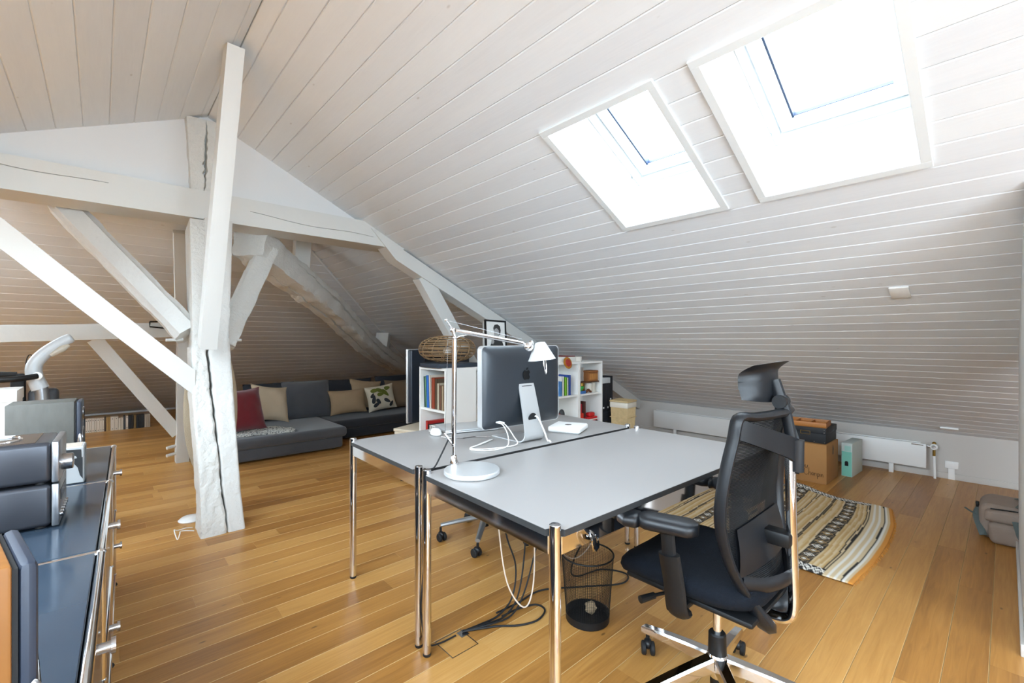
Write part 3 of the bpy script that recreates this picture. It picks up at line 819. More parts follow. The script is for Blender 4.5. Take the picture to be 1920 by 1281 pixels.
    # yoke: band from the side rails to the spine top
    for sx in (-1, 1):
        mb = MB(); n = 12; vs = []
        for k in range(n + 1):
            s = k / n; x = sx * (.200 * (1 - s)) + .02 * s; y = -.150 - .098 * s ** .8
            zt = 1.043 - .075 * s; zb = 1.043 - .062 - .085 * s
            if s > .9: zb -= .04 * (s - .9) * 10
            for dy in (0, .011): vs += [(x, y + dy, zb), (x, y + dy, zt)]
        f = []
        for k in range(n):
            b = k * 4
            f += [(b, b + 1, b + 5, b + 4), (b + 2, b + 6, b + 7, b + 3), (b + 1, b + 3, b + 7, b + 5), (b, b + 4, b + 6, b + 2)]
        f += [(0, 2, 3, 1), (n * 4, n * 4 + 1, n * 4 + 3, n * 4 + 2)]
        obj('yoke', mb.add(vs, f), M_BLACK2, t)
    obj('spine_socket', MB().tube([(.02, -.238, .865), (.02, -.240, .965)], .019, 12, flat=(1.2, 1)), M_BLACK2, t)
    # headrest
    hp = obj('headrest_post', MB().tube(smooth([(.012, -.236, .90), (.012, -.222, 1.0), (.012, -.205, 1.08), (.012, -.20, 1.10)], 4), .014, 10, flat=(1.2, .8)), M_BLACK2, t)
    obj('joint', MB().cyl((-.014, -.200, 1.083), (.030, -.200, 1.083), .021, n=20), M_BLACK, hp)
    obj('link_arm', MB().tube([(.012, -.200, 1.083), (.015, -.178, 1.150)], .017, 10, flat=(1.1, .75)), M_BLACK2, hp)
    def hr(u, v, off):
        x = (-.105 + .264 * u); c = (u - .5) * 2
        y = -.160 + .050 * c * c; z = 1.078 + .135 * v - .012 * c * c * (1 if v > .5 else -1)
        y -= .048 * max(0, (v - .74) / .26) ** 1.6 + .012 * max(0, (.3 - v) / .3)
        k = .012 + .006 * math.sin(PI * v)
        ed = min(1, 5 * min(u, 1 - u, v + .02, 1.02 - v)) ** .5
        return V((x, y + off * k * ed, z))
    a_ = MB().grid(lambda u, v: hr(u, v, 1), 20, 14); b_ = MB().grid(lambda u, v: hr(u, v, -1), 20, 14)
    n = len(a_.v); a_.add(b_.v, b_.f)
    rim = [(i) for i in range(21)] + [j * 21 + 20 for j in range(1, 15)] + [14 * 21 + i for i in range(19, -1, -1)] + [j * 21 for j in range(13, 0, -1)]
    a_.f += [(rim[i], rim[(i + 1) % len(rim)], n + rim[(i + 1) % len(rim)], n + rim[i]) for i in range(len(rim))]
    obj('headrest', a_, M_BLACK2, t, sharp=70)
    return t
office_chair()
# second chair, only its grey base shows under the desk
def second_chair():
    t = thing('task_chair', 'second office chair with dull grey star base behind the computer', 'chair', (1.86, 2.30, 0), 0)
    R = .29
    for i in range(5):
        a = math.radians(150 + 72 * i)
        obj('base_arm', MB().tube([(.02 * math.cos(a), .02 * math.sin(a), .135), (R * math.cos(a), R * math.sin(a), .098)], [.024, .016], 8, flat=(1, .75)), M_TUBE, t)
        castor(t, math.cos(a) * R, math.sin(a) * R, a + .5 + 2 * i)
    obj('gas_column', MB().cyl((0, 0, .07), (0, 0, .40), .022, n=14), M_BLACK, t)
    obj('seat', MB().box(-.20, .22, -.22, .22, .40, .46, .025, 3), M_SEAT, t)
    obj('back_bar', MB().tube(smooth([(.10, 0, .40), (.24, 0, .40), (.27, 0, .48), (.27, 0, .72)], 5), .016, 8), M_BLACK, t)
    obj('backrest', MB().box(.245, .285, -.18, .18, .60, .98, .018, 3), M_SEAT, t)
second_chair()

# ================================================================ THINGS ON THE DESKS
ZD = .7405
def imac():
    t = thing('desktop_computer', 'all-in-one computer seen from its black back, on an aluminium stand', 'computer', (1.715, 1.80, ZD), math.radians(-2))
    W, H = .565, .435; z0 = .078
    # display body: aluminium rim with black domed back, back faces -y
    def rr(w, h, r, n=5):
        out = []
        for cx, cy, a0 in ((w / 2 - r, h / 2 - r, 0), (-w / 2 + r, h / 2 - r, 90), (-w / 2 + r, -h / 2 + r, 180), (w / 2 - r, -h / 2 + r, 270)):
            for k in range(n + 1):
                a = math.radians(a0 + 90 * k / n); out.append((cx + r * math.cos(a), cy + r * math.sin(a)))
        return out
    zc = z0 + H / 2
    P = [(x, y + zc) for x, y in rr(W, H, .025)]
    body = obj('display_rim', MB().prism(P, .034, 'y', -.006), M_ALU, t)
    mb = MB(); rings = []
    for s, y in ((.985, -.006), (.975, -.0085), (.90, -.018), (.70, -.028), (.40, -.034), (.05, -.036)):
        rings.append([(x * s, y, zc + (q) * s) for x, q in rr(W, H, .025)])
    n = len(rings[0]); f = []
    for i in range(len(rings) - 1):
        for k in range(n): f.append((i * n + k, i * n + (k + 1) % n, (i + 1) * n + (k + 1) % n, (i + 1) * n + k))
    f.append(tuple((len(rings) - 1) * n + k for k in range(n)))
    obj('back_shell', mb.add([p for r in rings for p in r], f), M_IMACB, t, 'glossy black back', sharp=60)
    obj('screen', MB().box(-W / 2 + .01, W / 2 - .01, .0275, .030, z0 + .09, z0 + H - .01), M_BLACK, t)
    obj('vent_slot', MB().box(-.20, .20, -.0165, -.008, z0 + H - .034, z0 + H - .030), M_RUBBER, t)
    # emblem: bitten apple silhouette
    ap = [(0, .020), (.006, .0235), (.014, .024), (.021, .019), (.0235, .012), (.019, .008), (.0165, .001), (.019, -.006), (.0235, -.009), (.020, -.018), (.013, -.025), (.006, -.0235), (0, -.022),
          (-.006, -.0235), (-.013, -.025), (-.020, -.018), (-.0245, -.006), (-.0245, .008), (-.021, .018), (-.014, .024), (-.006, .0235)]
    leaf = [(.001, .026), (.0015, .033), (.006, .038), (.010, .039), (.0095, .033), (.006, .028)]
    em = obj('emblem', MB().prism([(x * 1.05, z * 1.05 + zc + .058) for x, z in ap], .004, 'y', -.0385).prism([(x * 1.05, z * 1.05 + zc + .058) for x, z in leaf], .004, 'y', -.0385), M_BLACK, t, 'black apple emblem')
    for i in range(8): obj('port', MB().box(-.235 + i * .017, -.226 + i * .017, -.0165, -.010, z0 + .040 + .0005 * i, z0 + .046), M_RUBBER, t)
    # stand
    n = 26; vs = []; path = [(0.155, .0), (.05, .0), (-.04, .0), (-.075, .002), (-.092, .012), (-.100, .028), (-.098, .05), (-.078, .14), (-.046, .265), (-.037, .306)]
    path = smooth([(p[0], p[1], 0) for p in path], 4)
    m = len(path)
    for i, p in enumerate(path):
        s = i / (m - 1); w = .092 - .040 * s
        tdir = (path[min(i + 1, m - 1)] - path[max(i - 1, 0)]).normalized(); nn = V((-tdir.y, tdir.x, 0)) * -.006
        for sx in (-1, 1):
            vs += [(sx * w, p.x, p.y + .001), (sx * w, p.x + nn.x, p.y + nn.y + .001 + (.0 if i else 0))]
    vs = [(x, y, max(0.0, z)) if k % 2 == 0 else (x, y, max(.007, z) if z < .007 else z) for k, (x, y, z) in enumerate(vs)]
    f = []
    for i in range(m - 1):
        b = i * 4
        f += [(b, b + 2, b + 6, b + 4), (b + 1, b + 5, b + 7, b + 3), (b, b + 4, b + 5, b + 1), (b + 2, b + 3, b + 7, b + 6)]
    f += [(0, 1, 3, 2), ((m - 1) * 4, (m - 1) * 4 + 2, (m - 1) * 4 + 3, (m - 1) * 4 + 1)]
    st = obj('stand', MB().add(vs, f), M_ALU, t, 'bent aluminium stand')
    hole = [(-.0855 - .0005 + 0, 0)]
    obj('cable_hole', MB().lathe([(.001, 0), (.028, 0), (.028, .004), (.001, .004)], n=24).rx(PI / 2 + .2).mv(.0, -.0815, .125), M_RUBBER, st)
    obj('neck_joint', MB().box(-.04, .04, -.040, -.02, .255, .298, .004), M_IMACB, t)
imac()
tag(obj('power_cable', MB().tube(smooth([(1.722, 1.735, .87), (1.735, 1.700, .868), (1.755, 1.672, .80), (1.765, 1.655, .748), (1.768, 1.640, .744), (1.77, 1.634, .70), (1.775, 1.64, .45)], 6), .0045, 8), M_CABLEW), 'white power cable through the stand of the computer', 'cable')
cb = thing('usb_cables', 'tangle of thin white cables plugged into the computer back', 'cable', (1.50, 1.74, ZD))
def rel(pts, o): return [(V(p) - V(o)) for p in pts]
for k in range(2):
    x = 1.512 + k * .016
    pts = [(x, 1.772, .858), (x + .01, 1.735, .845), (x + .02 + .02 * k, 1.71, .79), (x - .01 + .05 * k, 1.69, .748), (x - .12, 1.70 + .03 * k, .745), (x - .17, 1.78 + .02 * k, .745), (x - .08, 1.83, .745), (x + .04, 1.88, .745)]
    obj('cable', MB().tube(smooth(rel(pts, (1.50, 1.74, ZD)), 6), .0028, 6), M_CABLEW, cb)
    obj('plug', MB().box(-.006, .006, -.03, .01, -.004, .004, .002).mv(x - 1.50, 1.768 - 1.74, .858 - ZD), M_CABLEW, cb)
# white box router
t = thing('wireless_box', 'flat white square network box with rounded corners beside the computer', 'box', (2.075, 1.775, ZD), math.radians(24))
obj('case', MB().box(-.098, .098, -.098, .098, 0.003, .036, .012, 4), M_WHITE, t)
obj('foot_plate', MB().box(-.085, .085, -.085, .085, 0, .004), M_GREYP, t)
obj('emblem', MB().prism([(x * .8, y * .8) for x, y in ((0, .02), (.014, .024), (.023, .012), (.017, .001), (.022, -.012), (.012, -.025), (0, -.022), (-.012, -.025), (-.0245, -.004), (-.021, .018), (-.010, .024))], .0006, 'z', .0358), M_STEEL, t, 'grey apple emblem')
for i in range(6): obj('port', MB().box(.096, .0985, -.06 + i * .02, -.05 + i * .02, .012, .022), M_RUBBER, t)
for i in range(3): obj('cable', MB().tube(smooth([(.098, -.04 + i * .03, .016), (.125, -.045 + i * .03, .014), (.14, -.07 + i * .03, .004)], 4), .0028, 6), M_CABLEW, t)
# laptop lying closed
t = thing('laptop', 'closed silver laptop lying on the rear desk behind the lamp', 'laptop', (1.655, 2.23, ZD), math.radians(-18))
obj('base', MB().box(-.165, .165, -.115, .115, .003, .013, .004, 2), M_ALU, t)
obj('lid', MB().box(-.165, .165, -.115, .115, .0135, .021, .003, 2), M_ALU, t)
for x in (-.14, .14):
    for y in (-.09, .09): obj('foot', MB().cyl((x, y, 0), (x, y, .004), .008, n=10), M_RUBBER, t)
# mouse
t = thing('computer_mouse', 'white rounded mouse on the rear desk left of the lamp', 'mouse', (1.425, 2.215, ZD), math.radians(70))
mb = MB().grid(lambda u, v: V((.058 * math.cos(2 * PI * u) * math.cos(v * PI / 2) ** .55, .031 * math.sin(2 * PI * u) * math.cos(v * PI / 2) ** .55, .004 + .030 * math.sin(v * PI / 2))), 28, 8, True)
obj('shell', mb, M_WHITE, t, sharp=70); obj('sole', MB().lathe([(.001, 0), (.9, 0), (1.0, .004), (.001, .0042)], n=28).xf(Matrix.Diagonal((.055, .029, 1, 1))), M_GREYP, t)
obj('cable', MB().tube(smooth([(.056, 0, .008), (.09, .02, .004), (.14, .0, .004), (.20, -.04, .004), (.26, -.03, .004)], 5), .002, 6), M_CABLEW, t)
tag(obj('grey_cable', MB().tube(smooth([(1.40, 2.12, .744), (1.46, 2.02, .744), (1.54, 2.00, .744), (1.60, 1.93, .744)], 6), .003, 6), M_STEEL), 'thin grey cable lying behind the lamp stem', 'cable')

# ---------------------------------------------------------------- desk lamp
def lamp():
    bx, by = 1.112, 1.462
    t = thing('desk_lamp', 'polished aluminium articulated desk lamp with round base and cone shade', 'lamp', (bx, by, ZD))
    o = V((bx, by, ZD)); S = V((1.092, 1.560, ZD))
    P = lambda x, y, z: V((x, y, z)) - o
    obj('base', MB().lathe([(.001, 0), (.108, 0), (.113, .004), (.113, .016), (.110, .020), (.04, .022), (.001, .022)], n=48), mat('lamp_base_aluminium', 'cfd1d2', .36, metal=.55, bump=.1, bscale=60), t)
    s = S - o
    obj('stem_socket', MB().lathe([(.019, .021), (.019, .024), (.013, .055), (.011, .058)], (s.x, s.y, 0), 20), M_CHROME, t)
    st = obj('lower_arm', MB().cyl(s + V((0, 0, .055)), s + V((0, 0, .105)), .006, n=12).tube([s + V((0, 0, .10)), s + V((.002, -.002, .545))], .0105, 12), M_CHROME, t)
    obj('joint', MB().ball(s + V((0, 0, .105)), .011, 12, 8).tube([s + V((-.004, .004, .105)), s + V((-.026, .024, .145))], .005, 8).ball(s + V((-.027, .025, .147)), .007, 10, 6), M_CHROME, st)
    obj('tension_wire', MB().tube([s + V((-.027, .025, .147)), s + V((-.018, .017, .545))], .0008, 5), M_STEEL, st)
    k = P(1.103, 1.585, 1.325)          # elbow
    obj('joint', MB().ball(s + V((.002, -.002, .55)), .010, 12, 8).tube([s + V((.002, -.002, .55)), k], .0055, 8).ball(k, .012, 12, 8), M_CHROME, st)
    e = P(1.440, 1.510, 1.268)
    d = (e - k).normalized()
    ua = obj('upper_arm', MB().tube([k + d * .012, e], .0095, 12), M_CHROME, t)
    b = k + V((-.024, .014, .042))
    obj('spring_lever', MB().tube([k, b], .0045, 8).ball(b, .007, 10, 6), M_CHROME, ua)
    obj('tension_wire', MB().tube([b, e + V((.0, .0, .018))], .0009, 5), M_STEEL, ua)
    obj('cord_loop', MB().tube(smooth([k + V((.07, -.01, -.02)), k + V((.02, -.01, -.03)), k + V((-.005, -.006, -.06)), s + V((.008, -.008, .52))], 5), .0022, 6), M_CABLEW, ua)
    h = P(1.473, 1.499, 1.252)
    hd = obj('head_joint', MB().ball(h, (.028, .020, .022), 14, 10).tube([e, h], .008, 8).ball(h + V((.014, .0, .016)), .014, 12, 8), M_CHROME, t)
    # conical shade, axis pointing down-right
    ax = V((.10, -.06, -1)).normalized()
    q = V((0, 0, -1)).rotation_difference(ax).to_matrix().to_4x4()
    c0 = P(1.525, 1.476, 1.258)
    prof = [(.002, .016), (.022, .014), (.027, .008), (.064, -.066), (.066, -.068), (.064, -.0665), (.026, .002), (.002, .004)]
    obj('shade', MB().lathe(prof, n=36, caps=False).xf(Matrix.Translation(c0) @ q), mat('shade_aluminium', 'e2e4e4', .38, metal=.35), t, sharp=50)
    obj('bulb', MB().ball((0, 0, -.032), (.022, .022, .026), 14, 10).xf(Matrix.Translation(c0) @ q), M_WHITE, hd)
    obj('handle', MB().tube(smooth([c0 + ax * .065 + V((-.010, -.02, 0)), c0 + ax * .10 + V((-.012, -.02, 0)), c0 + ax * .135 + V((-.004, -.02, 0)), c0 + ax * .10 + V((.004, -.02, 0)), c0 + ax * .066 + V((.002, -.02, 0))], 5), .0022, 6), M_CHROME, hd)
lamp()
tag(obj('lamp_cable', MB().tube(smooth([(1.075, 1.578, .862), (1.055, 1.60, .80), (1.03, 1.615, .748), (1.00, 1.622, .744), (.985, 1.624, .735), (.984, 1.625, .60), (.985, 1.626, .35), (.975, 1.628, .18), (.985, 1.625, .07), (1.0, 1.61, .02), (1.06, 1.605, .006), (1.13, 1.60, .008)], 6), .0035, 7), M_RUBBER), 'black lamp cable running down between the two desks', 'cable')
tag(obj('cable_hook', MB().tube(smooth([(1.125, .845, .655), (1.10, .835, .66), (1.085, .83, .69), (1.09, .84, .70)], 4), .012, 10, flat=(.5, 1.6)), M_CHROME), 'chrome clip under the front desk rail', 'clip')

# ---------------------------------------------------------------- under the desks
t = thing('floor_hatch', 'square oak floor outlet hatch with thin steel rim under the desks', 'floor outlet', (1.11, 1.566, 0), math.radians(0))
for b in ((-.066, .066, -.066, -.063), (-.066, .066, .063, .066), (-.066, -.063, -.063, .063), (.063, .066, -.063, .063)): obj('rim', MB().box(*b, 0, .0018), M_STEEL, t)
obj('lid', MB().box(-.062, .062, -.062, .062, 0, .0012), M_OAK, t)
obj('cable_flap', MB().box(.035, .075, .01, .05, .001, .004), M_STEEL, t)
def cable(name, pts, r, m, label): return tag(obj(name, MB().tube(smooth(pts, 6), r, 7), m), label, 'cable')
h0 = (1.165, 1.60, .01)
cable('floor_cable', [h0, (1.25, 1.59, .008), (1.36, 1.585, .008), (1.46, 1.60, .05), (1.50, 1.62, .18), (1.47, 1.66, .34), (1.44, 1.68, .64)], .0042, M_RUBBER, 'black cable hanging from the desk, leftmost of the three')
cable('floor_cable', [h0, (1.27, 1.57, .012), (1.38, 1.56, .010), (1.48, 1.58, .06), (1.56, 1.62, .22), (1.58, 1.64, .40), (1.56, 1.66, .64)], .0040, M_RUBBER, 'black cable hanging from the desk, middle of the three')
cable('floor_cable', [h0, (1.28, 1.55, .016), (1.40, 1.54, .012), (1.50, 1.56, .07), (1.60, 1.58, .24), (1.68, 1.58, .44), (1.70, 1.58, .64)], .0040, M_RUBBER, 'black cable hanging from the desk, rightmost of the three')
cable('floor_cable', [h0, (1.30, 1.53, .008), (1.38, 1.47, .006), (1.47, 1.44, .006), (1.55, 1.47, .006), (1.55, 1.53, .006), (1.46, 1.56, .008), (1.36, 1.56, .014)], .0044, M_RUBBER, 'black cable looped on the floor beside the hatch')
cable('floor_cable', [(1.36, 1.60, .012), (1.50, 1.60, .006), (1.66, 1.60, .006), (1.84, 1.48, .006), (2.02, 1.36, .006), (2.12, 1.40, .006), (2.06, 1.52, .006), (1.90, 1.56, .008), (1.80, 1.52, .10), (1.76, 1.40, .30), (1.70, 1.20, .50)], .0042, M_RUBBER, 'long black cable curling behind the waste bin')
cable('pale_cable', [(1.40, 1.66, .66), (1.39, 1.62, .40), (1.39, 1.56, .16), (1.44, 1.50, .05), (1.50, 1.50, .12), (1.55, 1.54, .34), (1.56, 1.58, .66)], .0036, M_CABLEP, 'pale cable hanging in a deep loop under the desk')
cable('pale_cable', [(1.60, 1.55, .66), (1.61, 1.52, .45), (1.64, 1.48, .28), (1.74, 1.44, .20), (1.84, 1.40, .30), (1.88, 1.36, .60)], .0030, M_CABLEP, 'thin pale cable sagging behind the near desk leg')
# waste bin
def bin_():
    t = thing('waste_bin', 'round black wire mesh waste bin under the near desk', 'bin', (1.655, 1.30, 0))
    r0, r1, H = .098, .118, .30
    mb = MB(); n = 76
    for k in range(n):
        a = 2 * PI * k / n; mb.tube([(r0 * math.cos(a), r0 * math.sin(a), .03), (r1 * math.cos(a), r1 * math.sin(a), H - .004)], .00085, 4, caps=False)
    z = .04
    while z < H - .01:
        r = r0 + (r1 - r0) * (z - .03) / (H - .03)
        mb.tube([(r * math.cos(2 * PI * k / 40), r * math.sin(2 * PI * k / 40), z) for k in range(40)], .0007, 3, closed=True); z += .0072
    o = obj('wire_mesh', mb, M_BLACK, t); o['kind'] = 'stuff'
    obj('rim', MB().tube([(r1 * math.cos(2 * PI * k / 48), r1 * math.sin(2 * PI * k / 48), H) for k in range(48)], .004, 8, closed=True), M_BLACK, t)
    obj('base', MB().lathe([(.001, 0), (r0 - .004, 0), (r0 + .001, .004), (r0 + .002, .036), (r0 - .002, .036), (r0 - .004, .006), (.001, .006)], n=48), M_BLACK, t)
    p = MB().ball((0, 0, 0), .026, 12, 8)
    p.v = [v * (1 + .35 * noise.noise(v * 70)) for v in p.v]
    tag(obj('crumpled_paper', p.mv(1.69, 1.31, .035), M_BEIGE, sharp=10), 'crumpled scrap of paper in the mesh bin', 'paper')
bin_()

# ================================================================ SIDEBOARD ON THE LEFT
CROT = DROT
def sideboard():
    # local: x to the front (towards the room), y along; origin at far front corner on the floor
    t = thing('sideboard', 'long blue-grey metal sideboard with chrome tube frame at the left edge', 'sideboard', (.048, 3.14, 0), CROT)
    M_ = .777; D = .50; n = 4; r = .0095; zs = (.055, .39, .725)
    fr = MB()
    for k in range(n + 1):
        y = -k * M_
        for x in (0, -D):
            fr.cyl((x, y, zs[0]), (x, y, zs[2]), r, n=12)
            for z in zs: fr.ball((x, y, z), .0125, 12, 8)
        for z in zs: fr.cyl((0, y, z), (-D, y, z), r, n=12)
    for x in (0, -D):
        for z in zs: fr.cyl((x, 0, z), (x, -n * M_, z), r, n=12)
    obj('tube_frame', fr, M_CHROME, t)
    for k in range(n):
        y1 = -k * M_ - .010; y0 = -(k + 1) * M_ + .010
        obj('top_panel', MB().box(-D + .010, -.010, y0, y1, .722, .7335, .002, 1), M_CAB, t)
        obj('bottom_panel', MB().box(-D + .010, -.010, y0, y1, .050, .056), M_CAB, t)
        obj('back_panel', MB().box(-D - .003, -D + .003, y0, y1, .06, .72), M_CAB, t)
        for j, (za, zb) in enumerate(((.066, .379), (.401, .714))):
            d = obj('door', MB().box(-.010, .003, y0, y1, za, zb, .002, 1), M_CAB, t)
            obj('knob', MB().lathe([(.010, 0), (.010, .024), (.0155, .0245), (.0155, .032), (.001, .0325)], n=20).ry(PI / 2).mv(.003, (y0 + y1) / 2, zb - .042), M_STEEL, d)
    for k in (0, n): obj('side_panel', MB().box(-D + .010, -.010, -k * M_ - .003, -k * M_ + .003, .06, .72), M_CAB, t)
    for k in range(n + 1):
        for x in (0, -D):
            obj('foot', MB().lathe([(.014, 0), (.016, .004), (.012, .012), (.006, .016), (.006, .05)], (x, -k * M_, 0), 14), M_BLACK, t)
sideboard()
SB = .735
def speaker(loc, rz, w, d, h, label, side_mat):
    # front faces +x; near side (-y) veneered
    t = thing('loudspeaker', label, 'speaker', loc, rz)
    c = obj('cabinet', MB().box(-d, -.022, -w / 2, w / 2, 0.003, h, .004, 2), side_mat, t)
    obj('baffle', MB().box(-.017, .0, -w / 2 + .002, w / 2 - .002, .02, h - .002, .008, 2), M_SPKB, t)
    obj('baffle_gap', MB().box(-.023, -.017, -w / 2 + .004, w / 2 - .004, .01, h - .006), M_RUBBER, t)
    for z, r in ((h * .34, .062), (h * .78, .028)):
        dr = obj('driver', MB().lathe([(r, 0), (r * .95, .004), (r * .75, .001), (r * .3, -.006), (.001, -.002)], n=28).ry(PI / 2).mv(.001, 0, z), M_BLACK, t)
        obj('driver_ring', MB().tube([(.001, r * math.cos(2 * PI * k / 28), z + r * math.sin(2 * PI * k / 28)) for k in range(28)], .003, 6, closed=True), M_STEEL, dr)
    obj('grille_notch', MB().ball((-.004, -w / 2, h * .34), (.010, .006, .045), 12, 10), M_STEEL, t)
    return t
speaker((-.062, 2.81, SB), CROT, .175, .225, .28, 'grey veneered loudspeaker at the far end of the sideboard', M_SPKG)
speaker((-.070, .858, SB), .19, .165, .25, .282, 'walnut sided loudspeaker cut off at the lower left corner', M_WALNUT)
def hifi(z, h, top, label):
    t = thing('hifi_unit', label, 'stereo', (-.088, 1.972, z), CROT)
    w, d = .21, .29
    obj('shell', MB().box(-d, -.016, -w / 2, w / 2, 0.006, h, .012, 4), M_HIFID, t)
    fp = obj('front_panel', MB().box(-.016, .0, -w / 2, w / 2, .004, h, .003, 2), M_HIFI, t)
    if top:
        obj('glass_lid', MB().box(-d + .02, -.05, -w / 2 + .012, w / 2 - .012, h - .001, h + .0015), mat('smoked_lid', '2e2723', .15), t)
        obj('disc_ring', MB().tube([(-.15 + .062 * math.cos(2 * PI * k / 40), .062 * math.sin(2 * PI * k / 40), h + .002) for k in range(40)], .004, 8, closed=True), M_CHROME, t)
        obj('volume_knob', MB().lathe([(.024, 0), (.024, .024), (.021, .026), (.001, .026)], n=24).ry(PI / 2).mv(0, -.03, .048), M_STEEL, fp)
    else:
        obj('display', MB().box(0, .0015, -.07, .07, .07, .10), mat('display_dark', '22252a', .2), fp)
        for k in range(6): obj('button', MB().cyl((0, -.075 + .03 * k, .03), (.006, -.075 + .03 * k, .03), .008, n=12), M_STEEL, fp)
    for x in (-d + .03, -.04):
        for y in (-w / 2 + .025, w / 2 - .025): obj('foot', MB().cyl((x, y, 0), (x, y, .008), .012, n=12), M_RUBBER, t)
hifi(SB, .126, False, 'lower unit of the dark silver mini stereo on the sideboard')
hifi(SB + .1265, .122, True, 'upper unit of the mini stereo with round disc window')
tag(obj('paper_scrap', MB().prism([(-.02, -.012), (.016, -.016), (.022, .008), (-.008, .018)], .004, 'z', 0).mv(-.215, 2.03, SB + .2505), M_WHITE), 'small folded white paper on top of the stereo', 'paper')
t = thing('print_box', 'small box with a black and white face print on the sideboard', 'box', (-.115, 2.445, SB), CROT)
obj('case', MB().box(-.068, .068, -.055, .055, 0, .138, .003, 1), mat('print_light', 'a9abac', .5, var=.05), t)
def blob(pts, y=-.0562): return MB().prism(pts, .0012, 'y', y)
obj('print_hair', blob([(-.066, .10), (-.05, .125), (-.01, .132), (.03, .13), (.06, .128), (.062, .07), (.052, .085), (.045, .105), (.01, .112), (-.02, .10), (-.04, .108), (-.06, .088)]), mat('print_black', '1d1f21', .5), t)
obj('print_mark', blob([(-.005, .02), (.012, .035), (.018, .062), (.012, .058), (.008, .045), (.004, .066), (-.002, .07), (-.002, .05), (-.012, .038)]), MATS['print_black'], t)
obj('print_mark', blob([(-.05, .004), (-.02, .004), (-.022, .014), (-.04, .016)]), MATS['print_black'], t)
obj('print_shade', blob([(.020, .075), (.040, .095), (.064, .098), (.064, .015), (.056, .03), (.050, .06), (.036, .082)], -.0566), MATS['print_black'], t)
obj('print_side', MB().box(.0672, .0695, -.05, .05, .004, .134), mat('print_grey', '6b6d6f', .5), t)
obj('print_top', MB().box(-.06, .06, -.05, .05, .1375, .1392), mat('print_warm', 'b9ada0', .5), t)
# white box behind the speaker
t = thing('white_stand', 'white box-shaped stand behind the grey loudspeaker', 'stand', (-.49, 3.62, 0), 0)
obj('body', MB().box(-.16, .16, -.14, .14, 0, .96, .004), M_WHITE, t); obj('top', MB().box(-.165, .165, -.145, .145, .96, 1.02, .003), M_WHITE, t)
# cross trainer
def trainer():
    ox, oy = -.32, 4.42
    t = thing('exercise_machine', 'grey exercise machine with curved handle rising behind the sideboard', 'exercise machine', (ox, oy, 0))
    P = lambda *a: [(x - ox, y - oy, z) for x, y, z in a]
    obj('base_bar', MB().tube(P((-.75, 4.25, .04), (-.75, 4.75, .04)), .03, 10).tube(P((-.30, 4.20, .04), (-.30, 4.65, .04)), .03, 10).tube(P((-.75, 4.5, .06), (-.30, 4.42, .06)), .03, 10), M_BLACK, t)
    obj('mast', MB().tube(P((-.262, 4.42, .05), (-.298, 4.42, .92), (-.305, 4.42, .97)), .036, 14), M_TUBE, t)
    sp = smooth(P((-.305, 4.42, .955), (-.330, 4.42, 1.03), (-.335, 4.42, 1.11), (-.29, 4.42, 1.19), (-.21, 4.42, 1.265), (-.15, 4.42, 1.305)), 6)
    n = len(sp)
    hd = obj('handle', MB().tube(sp, [.046 - .012 * i / n - (.012 if i == n - 1 else 0) for i in range(n)], 14, flat=(.9, 1.0)), M_GREYP, t, 'light grey curved handle', sharp=70)
    obj('grip', MB().tube(P((-.255, 4.40, 1.18), (-.20, 4.40, 1.225), (-.165, 4.40, 1.25)), [.014, .026, .012], 10), mat('beige_grip', 'b3aa9a', .5), hd)
    obj('hub_ring', MB().lathe([(.020, 0), (.026, .004), (.026, .010), (.020, .012)], n=24).rx(PI / 2).mv(-.318 - ox, 4.375 - oy, 1.045), M_WHITE, hd)
    obj('cross_bar', MB().tube(smooth(P((-.318, 4.37, 1.045), (-.36, 4.35, 1.038), (-.46, 4.33, 1.03), (-.80, 4.33, 1.03)), 5), .019, 10), M_BLACK, t)
    obj('upright', MB().box(-.45 - ox, -.38 - ox, 4.46 - oy, 4.53 - oy, .05, 1.06, .015), M_BLACK, t)
    obj('console_bar', MB().tube(P((-.42, 4.48, 1.05), (-.9, 4.48, 1.07)), .022, 8), M_BLACK, t)
    obj('cable', MB().tube(smooth(P((-.375, 4.45, 1.05), (-.375, 4.45, 1.13), (-.36, 4.45, 1.185), (-.325, 4.44, 1.165)), 5), .0035, 6), M_RUBBER, t)
    obj('shroud', MB().box(-.37 - ox, -.22 - ox, 4.47 - oy, 4.55 - oy, .08, .95, .03, 3), mat('shroud_grey', '3c4046', .5), t)
trainer()
# cable and lamp foot behind the post base
t = thing('plug_cable', 'white plug cable curled on the floor left of the cracked post', 'cable', (.40, 3.72, 0))
obj('cable', MB().tube(smooth([(.06, .02, .006), (.02, .0, .02), (-.03, -.04, .03), (-.05, -.08, .05), (-.04, -.14, .006), (-.025, -.12, .03), (-.01, -.06, .028), (.06, -.05, .006)], 6), .0032, 6), M_CABLEW, t)
t = thing('lamp_foot', 'flat round white lamp foot half hidden behind the cracked post', 'lamp foot', (.475, 3.93, 0))
obj('shell', MB().lathe([(.001, 0), (.075, 0), (.078, .006), (.06, .022), (.012, .028), (.001, .029)], n=28), M_WHITE, t)

